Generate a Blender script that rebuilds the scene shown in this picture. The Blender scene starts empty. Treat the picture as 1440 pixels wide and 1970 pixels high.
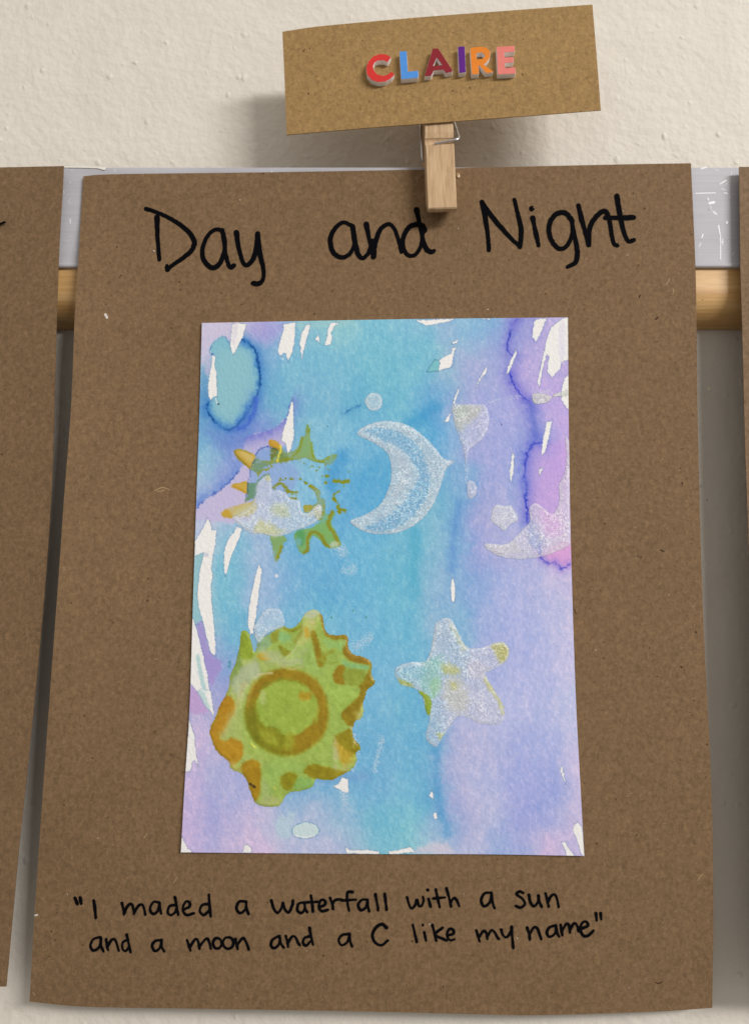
import bpy, bmesh, math, random
import numpy as np
from mathutils import Vector
from mathutils.geometry import tessellate_polygon

# ---------------------------------------------------------------- camera, world, lamps
SC = bpy.context.scene
COL = SC.collection
F_PX = 1480.0                       # focal length in photo pixels (photo 1440 x 1970)
TILT = math.radians(7.6)            # camera looks slightly up
MM = 0.001
D_POSTER = 14 * MM                  # poster face in front of the wall (wall is y = 0)
CAM = Vector((0.0, -D_POSTER - 0.2525, 0.0))

cd = bpy.data.cameras.new('camera'); cam = bpy.data.objects.new('camera', cd); COL.objects.link(cam)
cam.location = CAM; cam.rotation_euler = (math.pi / 2 + TILT, 0, 0)
cd.sensor_fit = 'VERTICAL'; cd.sensor_height = 24.0; cd.lens = 24.0 * F_PX / 1970.0
cd.clip_start = 0.005; cd.clip_end = 20
cd.dof.use_dof = True; cd.dof.focus_distance = 0.254; cd.dof.aperture_fstop = 5.0
SC.camera = cam

w = bpy.data.worlds.new('World'); SC.world = w; w.use_nodes = True
nt = w.node_tree; bg = nt.nodes['Background']
tc = nt.nodes.new('ShaderNodeTexCoord'); sp = nt.nodes.new('ShaderNodeSeparateXYZ'); mr = nt.nodes.new('ShaderNodeMapRange')
nt.links.new(tc.outputs['Generated'], sp.inputs[0]); nt.links.new(sp.outputs['Z'], mr.inputs['Value'])
for i_, v_ in ((1, -0.9), (2, 0.9), (3, 0.20), (4, 0.64)): mr.inputs[i_].default_value = v_      # room: dim floor, pale ceiling
nt.links.new(mr.outputs[0], bg.inputs[1]); bg.inputs[0].default_value = (1.0, 0.945, 0.875, 1)
SC.view_settings.view_transform = 'Standard'; SC.view_settings.look = 'None'
SC.view_settings.exposure = 0.0; SC.view_settings.gamma = 1.0

def area(name, loc, target, sx, sy, power, col):
    l = bpy.data.lights.new(name, 'AREA'); l.shape = 'RECTANGLE'; l.size = sx; l.size_y = sy
    l.energy = power; l.color = col
    o = bpy.data.objects.new(name, l); COL.objects.link(o); o.location = loc
    o.rotation_euler = (Vector(target) - Vector(loc)).to_track_quat('-Z', 'Y').to_euler()
    return o
area('window_light', (1.40, -1.52, 0.88), (0, 0, 0.1), 1.05, 0.24, 37.5, (1.0, 0.985, 0.975))

# ---------------------------------------------------------------- pixel <-> point
CT, ST = math.cos(TILT), math.sin(TILT)
def ray(px, py):
    a = (px - 720.0) / F_PX; b = -(py - 985.0) / F_PX
    return np.array([a, CT - ST * b, ST + CT * b])
def at(px, py, y):                  # the point of the plane (or surface) y that the pixel sees
    r = ray(px, py); t = (y - CAM.y) / r[1]
    return np.array([r[0] * t, y, r[2] * t])
def atv(PX, PY, Y):
    a = (PX - 720.0) / F_PX; b = -(PY - 985.0) / F_PX
    ry = CT - ST * b; rz = ST + CT * b; t = (Y - CAM.y) / ry
    return np.stack([a * t, Y + 0 * a, rz * t], -1)

# ---------------------------------------------------------------- object helpers
def tag(o, label=None, cat=None, group=None, kind=None):
    if label: o['label'] = label
    if cat: o['category'] = cat
    if group: o['group'] = group
    if kind: o['kind'] = kind
    return o
def empty(name, loc, label, cat, group=None):
    o = bpy.data.objects.new(name, None); COL.objects.link(o); o.location = loc; o.empty_display_size = 0.01
    return tag(o, label, cat, group)
def build(name, verts, faces, mat, parent=None, smooth=False, cols=None):
    me = bpy.data.meshes.new(name)
    me.from_pydata([tuple(v) for v in verts] if not isinstance(verts, np.ndarray) else verts.reshape(-1, 3).tolist(), [], faces)
    if cols is not None:
        a = me.color_attributes.new('paint', 'FLOAT_COLOR', 'POINT')
        c = np.ones((len(me.vertices), 4), np.float32); c[:, :3] = cols
        a.data.foreach_set('color', c.ravel())
    if smooth: me.polygons.foreach_set('use_smooth', [True] * len(me.polygons))
    me.materials.append(mat); me.update()
    o = bpy.data.objects.new(name, me); COL.objects.link(o)
    if parent:
        o.parent = parent; bpy.context.view_layer.update()
        o.matrix_parent_inverse = parent.matrix_world.inverted()
    return o
def fastgrid(name, V, mask, mat, parent, cols, smooth=True):
    """V (h,w,3) grid, mask (h-1,w-1) of the cells to keep"""
    h, wd = V.shape[:2]
    idx = np.arange(h * wd).reshape(h, wd)
    q = np.stack([idx[:-1, :-1], idx[1:, :-1], idx[1:, 1:], idx[:-1, 1:]], -1)[mask]
    used = np.unique(q); remap = np.zeros(h * wd, np.int64); remap[used] = np.arange(len(used)); q = remap[q]
    co = V.reshape(-1, 3)[used].astype(np.float32)
    me = bpy.data.meshes.new(name)
    me.vertices.add(len(co)); me.vertices.foreach_set('co', co.ravel())
    n = len(q); me.loops.add(n * 4); me.loops.foreach_set('vertex_index', q.ravel().astype(np.int32))
    me.polygons.add(n); me.polygons.foreach_set('loop_start', np.arange(0, 4 * n, 4, dtype=np.int32))
    me.update(calc_edges=True)
    a = me.color_attributes.new('paint', 'FLOAT_COLOR', 'POINT')
    c = np.ones((len(co), 4), np.float32); c[:, :3] = cols.reshape(-1, 3)[used]; a.data.foreach_set('color', c.ravel())
    if smooth: me.polygons.foreach_set('use_smooth', np.ones(n, bool))
    me.materials.append(mat); me.validate(); me.update()
    o = bpy.data.objects.new(name, me); COL.objects.link(o)
    if parent:
        o.parent = parent; bpy.context.view_layer.update(); o.matrix_parent_inverse = parent.matrix_world.inverted()
    return o
def lin(c):
    c = np.asarray(c, float); return np.where(c <= 0.04045, c / 12.92, ((c + 0.055) / 1.055) ** 2.4)
def rgb(r, g, b): return tuple(lin(np.array([r, g, b]) / 255.0)) + (1.0,)

# ---------------------------------------------------------------- materials
class NT:
    def __init__(s, name):
        s.m = bpy.data.materials.new(name); s.m.use_nodes = True; s.t = s.m.node_tree
        s.b = s.t.nodes['Principled BSDF']; s.tc = s.t.nodes.new('ShaderNodeTexCoord')
    def n(s, typ, **k):
        o = s.t.nodes.new(typ)
        for a, v in k.items(): setattr(o, a, v)
        return o
    def l(s, a, b): s.t.links.new(a, b)
    def vec(s, scale=(1, 1, 1), rot=(0, 0, 0)):
        m = s.n('ShaderNodeMapping'); m.inputs['Scale'].default_value = scale; m.inputs['Rotation'].default_value = rot
        s.l(s.tc.outputs['Object'], m.inputs[0]); return m.outputs[0]
    def noise(s, scale, detail=4, rough=.55, vec=None, dist=0.0):
        o = s.n('ShaderNodeTexNoise'); o.inputs['Scale'].default_value = scale; o.inputs['Detail'].default_value = detail
        o.inputs['Roughness'].default_value = rough; o.inputs['Distortion'].default_value = dist
        s.l(vec or s.tc.outputs['Object'], o.inputs['Vector']); return o.outputs[0]
    def ramp(s, fac, stops):
        r = s.n('ShaderNodeValToRGB'); e = r.color_ramp.elements
        while len(e) < len(stops): e.new(0.5)
        for el, (p, c) in zip(e, stops):
            el.position = p; el.color = c if len(c) == 4 else (*c, 1)
        s.l(fac, r.inputs[0]); return r.outputs[0]
    def mix(s, fac, a, b, mode='MIX'):
        m = s.n('ShaderNodeMix', data_type='RGBA', blend_type=mode)
        for v, i in ((fac, 0), (a, 6), (b, 7)):
            if hasattr(v, 'is_linked'): s.l(v, m.inputs[i])
            else: m.inputs[i].default_value = v
        return m.outputs[2]
    def bump(s, h, strength, dist, normal=None):
        b = s.n('ShaderNodeBump'); b.inputs['Strength'].default_value = strength; b.inputs['Distance'].default_value = dist
        s.l(h, b.inputs['Height'])
        if normal is not None: s.l(normal, b.inputs['Normal'])
        return b.outputs[0]
    def out(s, col=None, rough=0.8, normal=None, metal=0.0, spec=0.3):
        if col is not None:
            if hasattr(col, 'is_linked'): s.l(col, s.b.inputs['Base Color'])
            else: s.b.inputs['Base Color'].default_value = col
        if hasattr(rough, 'is_linked'): s.l(rough, s.b.inputs['Roughness'])
        else: s.b.inputs['Roughness'].default_value = rough
        s.b.inputs['Metallic'].default_value = metal; s.b.inputs['Specular IOR Level'].default_value = spec
        if normal is not None: s.l(normal, s.b.inputs['Normal'])
        return s.m
W1 = (1, 1, 1, 1); B0 = (0, 0, 0, 1)

def kraft(name, base, seed, contrast=1.0):
    k = NT(name); base = np.array(base)
    sh = k.n('ShaderNodeVectorMath', operation='ADD'); k.l(k.tc.outputs['Object'], sh.inputs[0]); sh.inputs[1].default_value = (seed, seed * .7, seed * .3)
    def stretched(sx, sz, rot=0):
        m = k.n('ShaderNodeMapping'); m.inputs['Scale'].default_value = (sx, 1, sz); m.inputs['Rotation'].default_value = (0, rot, 0)
        k.l(sh.outputs[0], m.inputs[0]); return m.outputs[0]
    c = tuple(base) + (1,)
    cloud = k.noise(60, 4, .6, sh.outputs[0]); mid = k.noise(620, 5, .7, sh.outputs[0], 0.3)
    fib1 = k.noise(900, 3, .7, stretched(1, 0.6, .8), .8); fib2 = k.noise(1100, 3, .7, stretched(0.55, 1, -.5), .8)
    lo = tuple(base * (1 - .26 * contrast)) + (1,); hi = tuple(np.minimum(base * (1 + .24 * contrast) + .004, 1)) + (1,)
    a = k.ramp(cloud, [(.3, tuple(base * .93) + (1,)), (.7, tuple(base * 1.07) + (1,))])
    b = k.ramp(mid, [(.3, lo), (.5, c), (.72, hi)])
    f = k.ramp(fib1, [(.3, (.70, .69, .68)), (.5, (.98, .98, .98)), (.72, (1.30, 1.31, 1.33))])
    g = k.ramp(fib2, [(.3, (.8, .79, .78)), (.5, (1, 1, 1)), (.72, (1.18, 1.19, 1.21))])
    col = k.mix(.5, a, b); col = k.mix(.75, col, f, 'MULTIPLY'); col = k.mix(.75, col, g, 'MULTIPLY')
    vo = k.n('ShaderNodeTexVoronoi'); vo.inputs['Scale'].default_value = 190; k.l(sh.outputs[0], vo.inputs['Vector'])
    sp = k.ramp(vo.outputs['Distance'], [(.045, (.35, .3, .25)), (.09, (1, 1, 1))])
    keep = k.ramp(k.noise(60, 2, .5, sh.outputs[0]), [(.5, B0), (.62, W1)])
    col = k.mix(keep, col, k.mix(1.0, col, sp, 'MULTIPLY'))
    n = k.bump(fib1, .25, .00012); n = k.bump(mid, .2, .0003, n)
    return k.out(col, .82, n, spec=.25)
M = {}
M['kraft'] = kraft('kraft_paper', (0.206, 0.125, 0.062), 0.0)
M['kraft_left'] = kraft('kraft_paper_left', (0.200, 0.121, 0.061), 1.3)
M['kraft_right'] = kraft('kraft_paper_right', (0.215, 0.136, 0.076), 2.6)
M['kraft_card'] = kraft('kraft_cardstock', (0.345, 0.211, 0.080), 4.1, .35)

k = NT('painted_plaster_wall')
n1 = k.noise(60, 2, .4, None, 0); n2 = k.noise(330, 2, .5, None, 0); n3 = k.noise(900, 3, .6)
vo = k.n('ShaderNodeTexVoronoi'); vo.inputs['Scale'].default_value = 190; vo.inputs['Randomness'].default_value = 1.0; k.l(k.vec((1, 1, .8)), vo.inputs['Vector'])
pim = k.ramp(vo.outputs['Distance'], [(.05, W1), (.26, B0)]); keep = k.ramp(k.noise(170, 2, .5), [(.48, B0), (.72, W1)])
pim = k.mix(1.0, pim, keep, 'MULTIPLY')
r2 = k.ramp(n2, [(.46, B0), (.74, W1)])
n = k.bump(n1, .3, .003); n = k.bump(n2, .38, .0013, n); n = k.bump(pim, .8, .0009, n); n = k.bump(n3, .12, .0002, n)
M['wall'] = k.out(k.mix(.25, rgb(225, 218, 206), k.ramp(n1, [(.3, rgb(217, 209, 196)), (.7, rgb(230, 224, 213))])), .75, n, spec=.25)

k = NT('brushed_metal_strip')
br = k.noise(120, 5, .7, k.vec((.12, 1, 16))); bl = k.noise(40, 3, .5, k.vec((1, 1, 2)))
c = k.mix(.5, k.ramp(br, [(.3, rgb(172, 170, 176)), (.7, rgb(198, 197, 202))]), k.ramp(bl, [(.3, rgb(178, 176, 181)), (.7, rgb(196, 195, 200))]))
sc = k.ramp(k.noise(260, 2, .6, k.vec((1, 1, .5), (0, .4, 0)), 2.0), [(.70, B0), (.74, W1)])
c = k.mix(sc, c, rgb(232, 232, 236))
M['metal'] = k.out(c, .5, k.bump(br, .25, .0002), .0, .3)

def wood(name, cols, vs, ns, rough=.5):
    k = NT(name)
    v = k.vec(vs); g = k.noise(ns, 6, .65, v, .8); g2 = k.noise(ns * 4, 4, .7, v, .4)
    c = k.ramp(g, [(.3, cols[0]), (.5, cols[1]), (.7, cols[2])])
    c = k.mix(.6, c, k.ramp(g2, [(.3, (.78, .75, .7)), (.55, (1, 1, 1)), (.75, (1.1, 1.1, 1.08))]), 'MULTIPLY')
    return k.out(c, rough, k.bump(g2, .15, .0002), spec=.4)
M['beech'] = wood('varnished_beech', [rgb(202, 154, 96), rgb(216, 172, 112), rgb(226, 186, 130)], (.08, 1, 1), 260, .42)
M['pin_wood'] = wood('raw_birch', [rgb(168, 134, 98), rgb(199, 166, 128), rgb(214, 184, 146)], (1.0, 1, .085), 620, .65)

def plain(name, c, rough, metal=0, spec=.5, bumpy=0):
    k = NT(name); nn = k.bump(k.noise(1400, 3, .6), bumpy, .0002) if bumpy else None
    cc = k.mix(.35, c, k.ramp(k.noise(500, 3, .6), [(.3, tuple(np.array(c[:3]) * .85) + (1,)), (.7, tuple(np.minimum(np.array(c[:3]) * 1.12, 1)) + (1,))]))
    return k.out(cc, rough, nn, metal, spec)
M['wire'] = plain('spring_steel', (.62, .61, .60, 1), .22, 1.0)
M['ink'] = plain('black_marker_ink', (.0030, .0030, .0042, 1), .8, 0, .03)
M['white_plastic'] = plain('white_acrylic_letter_side', rgb(250, 244, 242), .35, 0, .5)
M['scrap'] = plain('white_paper_scrap', rgb(236, 232, 222), .7, 0, .3)
M['glue'] = plain('dried_glue', rgb(176, 150, 116), .15, 0, .8)
M['fibre_light'] = plain('pale_fibre', rgb(176, 148, 112), .8, 0, .2)
M['fibre_dark'] = plain('dark_fibre', rgb(68, 46, 28), .8, 0, .2)
M['fleck'] = plain('white_fleck', rgb(214, 206, 198), .7, 0, .3)
M['scratch'] = plain('white_scratch', rgb(238, 238, 242), .4, 0, .5)
for nm, c in dict(red=(214, 44, 38), blue=(76, 146, 222), maroon=(138, 18, 34), violet=(92, 12, 132), orange=(232, 132, 30), pink=(232, 128, 118)).items():
    M[nm] = plain('glossy_' + nm + '_acrylic', rgb(*c), .22, 0, .5)

def attr_mat(name, rough, spec, bs, bd, bscale, coat=0.0, spark=0.0):
    k = NT(name); a = k.n('ShaderNodeAttribute', attribute_name='paint')
    h = k.noise(bscale, 4, .65, k.vec((1, 1, .75))); n = k.bump(h, bs, bd)
    col = a.outputs['Color']
    k.b.inputs['Coat Weight'].default_value = coat; k.b.inputs['Coat Roughness'].default_value = .25
    if spark:
        v = k.n('ShaderNodeTexVoronoi'); v.inputs['Scale'].default_value = 2300; k.l(k.tc.outputs['Object'], v.inputs['Vector'])
        f = k.ramp(v.outputs['Color'], [(.62, B0), (.80, (spark, spark, spark, 1))])
        col = k.mix(f, col, (.90, .92, .95, 1))
    return k.out(col, rough, n, 0, spec)
M['watercolour'] = attr_mat('watercolour_paper', .85, .2, .45, .0006, 850)
M['gel'] = attr_mat('gold_green_gel_paint', .34, .45, .16, .0004, 300, .2)
M['pearl'] = attr_mat('silver_glitter_paint', .5, .4, .35, .0003, 1300, .05, .28)

# ---------------------------------------------------------------- curves
def cr(pts, n=8, closed=False):
    """Catmull-Rom through the points"""
    p = [np.array(q, float) for q in pts]
    if len(p) < 3 and not closed:
        return np.array([p[0] + (p[-1] - p[0]) * t for t in np.linspace(0, 1, n + 1)])
    if closed: e = [p[-1]] + p + [p[0], p[1]]
    else: e = [2 * p[0] - p[1]] + p + [2 * p[-1] - p[-2]]
    o = []
    for i in range(1, len(e) - 2):
        a, b, c, d = e[i - 1:i + 3]
        for t in np.arange(n) / n:
            o.append(.5 * ((2 * b) + (-a + c) * t + (2 * a - 5 * b + 4 * c - d) * t * t + (-a + 3 * b - 3 * c + d) * t ** 3))
    if not closed: o.append(p[-1])
    return np.array(o)
def resample(curve, ts):
    c = np.array(curve, float); s = np.r_[0, np.cumsum(np.hypot(*(np.diff(c, axis=0).T)))]; s /= s[-1]
    return np.stack([np.interp(ts, s, c[:, 0]), np.interp(ts, s, c[:, 1])], -1)
def coons(top, bottom, left, right, nu, nv):
    U = np.linspace(0, 1, nu + 1); V = np.linspace(0, 1, nv + 1)
    t = resample(cr(top), U); b = resample(cr(bottom), U); l = resample(cr(left), V); r = resample(cr(right), V)
    u = U[None, :, None]; v = V[:, None, None]
    P = (1 - v) * t[None] + v * b[None] + (1 - u) * l[:, None] + u * r[:, None]
    P -= (1 - u) * (1 - v) * t[0] + u * (1 - v) * t[-1] + (1 - u) * v * b[0] + u * v * b[-1]
    return P, U, V
def sheet(name, P, Yf, thick, mat, parent=None):
    """closed thin sheet through the pixel grid P at depth Yf"""
    h, wd = P.shape[:2]
    A = atv(P[..., 0], P[..., 1], Yf); B = A.copy(); B[..., 1] += thick
    V = np.concatenate([A.reshape(-1, 3), B.reshape(-1, 3)]); N = h * wd; f = []
    for i in range(h - 1):
        for j in range(wd - 1):
            a, b, c, d = i * wd + j, (i + 1) * wd + j, (i + 1) * wd + j + 1, i * wd + j + 1
            f += [(a, b, c, d), (N + a, N + d, N + c, N + b)]
    ring = [j for j in range(wd)] + [i * wd + wd - 1 for i in range(1, h)] + [(h - 1) * wd + j for j in range(wd - 2, -1, -1)] + [i * wd for i in range(h - 2, 0, -1)]
    for a, b in zip(ring, ring[1:] + ring[:1]): f.append((a, b, N + b, N + a))
    o = build(name, V, f, mat, parent)
    nf = 2 * (h - 1) * (wd - 1); sm_ = np.zeros(len(f), bool); sm_[:nf] = True; o.data.polygons.foreach_set('use_smooth', sm_)
    ring_n = len(ring); e_ = {tuple(sorted((a, b))) for a, b in zip(ring, ring[1:] + ring[:1])} | {tuple(sorted((a + N, b + N))) for a, b in zip(ring, ring[1:] + ring[:1])}
    at_ = o.data.attributes.new('sharp_edge', 'BOOLEAN', 'EDGE'); at_.data.foreach_set('value', [tuple(sorted(q.vertices)) in e_ for q in o.data.edges])
    return o

# ---------------------------------------------------------------- setting: wall and rail
def box(x0, x1, y0, y1, z0, z1):
    v = [(x, y, z) for x in (x0, x1) for y in (y0, y1) for z in (z0, z1)]
    return v, [(0, 1, 3, 2), (4, 6, 7, 5), (0, 4, 5, 1), (2, 3, 7, 6), (0, 2, 6, 4), (1, 5, 7, 3)]
wl = build('wall', *box(-1.2, 1.2, 0.0, 0.08, -1.0, 1.0), M['wall']); tag(wl, kind='structure')

Y_STRIP = -12.6 * MM; Y_BAR = -11.4 * MM
z_t = at(720, 321.5, Y_STRIP)[2]; z_b = at(720, 514, Y_STRIP)[2]
rail = empty('display_rail', (0, -.02, z_b), 'wooden display rail with grey metal strip, fixed along the white wall behind the brown sheets', 'rail')
# strip: shallow plate with rolled lips
prof = [(Y_STRIP, z_b + .0016), (Y_STRIP - .00035, z_b + .0011), (Y_STRIP - .00035, z_b + .0004), (Y_STRIP, z_b), (Y_STRIP + .0011, z_b), (Y_STRIP + .0011, z_t), (Y_STRIP + .0003, z_t), (Y_STRIP, z_t - .0003)]
def extrude_x(name, prof, x0, x1, mat, parent, smooth=False, nx=1):
    n = len(prof); v = []; f = []
    for i in range(nx + 1):
        x = x0 + (x1 - x0) * i / nx; v += [(x, y, z) for y, z in prof]
    for i in range(nx):
        for j in range(n):
            a, b = i * n + j, i * n + (j + 1) % n; f.append((a, b, b + n, a + n))
    f += [tuple(range(n - 1, -1, -1)), tuple(range(nx * n, nx * n + n))]
    o = build(name, v, f, mat, parent)
    if smooth:
        for p in o.data.polygons:
            p.use_smooth = len(p.vertices) == 4
    return o
extrude_x('metal_strip', prof[::-1], -.62, .62, M['metal'], rail)
zt2 = at(720, 440, Y_BAR)[2]; zb2 = at(720, 635, 0)[2]; R = .0104
bp = [(-.0002, zt2), (Y_BAR, zt2), (Y_BAR, zb2 + R)]
for i in range(1, 13):
    t = i / 12 * math.pi / 2; bp.append((Y_BAR + R - R * math.cos(t), zb2 + R - R * math.sin(t)))
bp.append((-.0002, zb2))
extrude_x('wooden_bar', bp, -.62, .62, M['beech'], rail)
# paler scratches and tape marks on the strip right of the middle sheet
def ribbon(pts, wd, ysurf, caps=True, rise=0.0, wf=None):
    """flat marker stroke on the surface: pts in photo pixels, wd in pixels"""
    c = np.asarray(pts, float); V = []; Fc = []
    d = np.gradient(c, axis=0); L = np.hypot(d[:, 0], d[:, 1]); L[L == 0] = 1; nrm = np.stack([-d[:, 1] / L, d[:, 0] / L], -1)
    n = len(c)
    if wf is None: wf = np.ones(n)
    for i in range(n):
        hw = wd / 2 * wf[i]; yo = -rise * i / n
        for s in (-1, 1):
            q = c[i] + nrm[i] * hw * s; V.append(at(q[0], q[1], ysurf(q[0], q[1]) + yo))
    for i in range(n - 1): Fc.append((2 * i, 2 * i + 1, 2 * i + 3, 2 * i + 2))
    if caps:
        for i, sg in ((0, -1), (n - 1, 1)):
            hw = wd / 2 * wf[i]; t = d[i] / L[i] * sg; base = len(V); K = 8; yo = -rise * i / n
            for j in range(K + 1):
                a = math.pi * j / K; q = c[i] + nrm[i] * hw * math.cos(a) + t * hw * math.sin(a)
                V.append(at(q[0], q[1], ysurf(q[0], q[1]) + yo))
            Fc.append(tuple(range(base, base + K + 1)))
    return V, Fc
def join(parts):
    V = []; Fc = []
    for v, f in parts:
        b = len(V); V += list(v); Fc += [tuple(i + b for i in q) for q in f]
    return V, Fc
ys = lambda a, b: Y_STRIP - .00006
rnd = random.Random(5)
sc_ = [((1384, 354), (1396, 347), 2.2), ((1364, 391), (1372, 389), 5), ((1349, 324), (1357, 322), 3), ((1381, 434), (1384, 450), 2.4), ((1385, 452), (1385, 498), 1.8),
       ((1349, 457), (1351, 451), 2.4), ((1337, 372), (1375, 371), 2.0), ((1397, 429), (1397.5, 427), 4), ((1398, 372), (1392, 371), 2), ((1389, 460), (1389, 470), 1.6)]
for _ in range(9):
    a = rnd.uniform(1336, 1412); b = rnd.uniform(326, 508); sc_.append(((a, b), (a + rnd.uniform(-9, 9), b + rnd.uniform(-5, 7)), rnd.uniform(.6, 1.3)))
for _ in range(8):
    a = rnd.uniform(122, 156); b = rnd.uniform(326, 508); sc_.append(((a, b), (a + rnd.uniform(-6, 6), b + rnd.uniform(-1, 1)), rnd.uniform(.6, 1.0)))
v, f = join([ribbon(cr([a, b], 3), q, lambda x, y, i=i: Y_STRIP - .00005 - i * 1.5e-6) for i, (a, b, q) in enumerate(sc_)])
o = build('scratch_marks', v, f, M['scratch'], rail); tag(o, kind='stuff')

# torn scrap of white paper left on the top edge of the strip
P = [(122, 319), (150, 320.5), (172, 320), (190, 321), (206, 321.5), (202, 327), (197, 326.2), (188, 323.8), (160, 322.8), (140, 322.5), (122, 322)]
V = [at(a, b, Y_STRIP - .0003) for a, b in P] + [at(a, b, Y_STRIP - .0001) for a, b in P]; n = len(P)
f = [tuple(range(n)), tuple(range(2 * n - 1, n - 1, -1))] + [(i, i + n, (i + 1) % n + n, (i + 1) % n) for i in range(n)]
o = build('paper_scrap', V, f, M['scrap']); tag(o, 'thin torn scrap of white paper stuck on the top edge of the grey strip', 'paper scrap')
# ---------------------------------------------------------------- the three mounted sheets
def sheet_y(px, py):                 # depth of the middle sheet: nearly flat, a soft bow, lower corners back
    u = (px - 740) / 640.0; v = (py - 330) / 1600.0
    return -(D_POSTER + .0012 * (1 - u * u) * v - .0015 * np.maximum(v - .55, 0) ** 2 * u * u * 4 - .0055 * np.clip((v - .62) / .40, 0, 1.1) ** 2 + .0006 * np.sin(3.1 * v + u)
             + .0062 * np.clip((-u - .62) / .38, 0, 1.2) ** 1.5 * np.clip((v - .05) / .13, 0, 1) * np.clip((.86 - v) / .35, 0, 1))  # left edge curl, added to block the lamp and darken the gap beside it
top = [(160.5, 339), (224, 335), (520, 331.3), (818, 326), (877, 323.5), (1180, 316.5), (1328, 314)]
left = [(160.5, 339), (151, 502), (144.5, 600), (137, 783), (123, 965), (112, 1125), (100, 1285), (84.5, 1500), (68, 1740), (57, 1927)]
right = [(1328, 314), (1336.7, 514), (1339, 650), (1341.5, 828), (1347, 1057), (1354, 1239), (1364, 1440), (1369, 1580), (1371, 1750), (1369, 1939)]
bottom = [(57, 1927), (167, 1937), (400, 1941), (700, 1946), (900, 1951), (1040, 1953), (1262, 1946), (1369, 1939)]
poster = empty('mounted_artwork', tuple(at(720, 1940, -D_POSTER)), 'brown kraft sheet in the middle with a blue and lilac painting and black handwriting', 'poster', 'kraft paper sheets hung side by side on the rail')
P, U, V_ = coons(top, bottom, left, right, 48, 60)
sheet('backing_sheet', P, sheet_y(P[..., 0], P[..., 1]), .0003, M['kraft'], poster)

lp_r = [(123, 319.3), (121, 362), (114.8, 467), (109.8, 600), (106, 740), (99.5, 942), (89, 1102), (75, 1262), (51, 1500), (37.5, 1625), (26, 1750), (12.5, 1898)]
lp_l = [(x - 1230 + (y - 319) * -.045, y + 12) for x, y in lp_r]
P, U, V_ = coons([lp_l[0], (-700, 333), (-290, 328), lp_r[0]], [lp_l[-1], (-820, 1908), (-400, 1903), lp_r[-1]], lp_l, lp_r, 90, 40)
lposter = empty('mounted_artwork', tuple(at(-500, 1900, -D_POSTER)), 'bare brown kraft sheet cut off by the left edge, beside the narrow dark gap', 'poster', 'kraft paper sheets hung side by side on the rail')
uu = U[None, :]; vv = V_[:, None]
def left_y(px, py): return -(D_POSTER + .0009)
sheet('backing_sheet', P, -(D_POSTER + .0010 * np.clip((uu - .85) / .15, 0, 1) ** 2 * (1 - .3 * vv) + .0003 - .0055 * np.clip((vv - .62) / .40, 0, 1.1) ** 2), .0003, M['kraft_left'], lposter)
rp_l = [(1420.7, 321), (1423, 514), (1425.5, 590), (1428, 691), (1432, 851), (1437, 988), (1441, 1110), (1447, 1300), (1452, 1500), (1456, 1700), (1458, 1925)]
rp_r = [(x + 1230 + (y - 319) * .045, y + 4) for x, y in rp_l]
P, U, V_ = coons([rp_l[0], (1830, 320), (2240, 320), rp_r[0]], [rp_l[-1], (1880, 1942), (2310, 1944), rp_r[-1]], rp_l, rp_r, 60, 40)
rposter = empty('mounted_artwork', tuple(at(1900, 1940, -D_POSTER)), 'thin sliver of a brown kraft sheet along the right edge', 'poster', 'kraft paper sheets hung side by side on the rail')
uu = U[None, :]
sheet('backing_sheet', P, -(D_POSTER + .0016 * np.clip((.12 - uu) / .12, 0, 1) ** 1.5 + .0002), .0003, M['kraft_right'], rposter)

# ---------------------------------------------------------------- handwriting
CROP = {'T1': (260, 360, 2.4), 'T2': (600, 360, 2.1818), 'B1': (120, 1700, 2.6667), 'B2': (640, 1700, 2.6667),
        'P3': (370, 600, 3.892), 'P4': (730, 600, 3.789), 'P5': (350, 980, 3.692), 'P6': (730, 980, 3.692), 'P7': (340, 1330, 3.6), 'P8': (730, 1330, 3.6),
        'L': (680, 70, 4.3636), 'X': (0, 0, 1.0), 'S1': (395, 1165, 4.2353), 'S2': (410, 800, 4.9655), 'S3': (740, 1170, 5.5385)}
def M_(tag_, s):
    """'x,y x,y ...' in crop coordinates -> photo pixels"""
    ox, oy, k = CROP[tag_]
    return [(ox + float(a) / k, oy + float(b) / k) for a, b in (q.split(',') for q in s.split())]
def oval(cx, cy, rx, ry): return ' '.join('%.0f,%.0f' % (cx + rx * math.sin(t), cy - ry * math.cos(t)) for t in np.linspace(0.2, 2 * math.pi + .25, 12))
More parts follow.
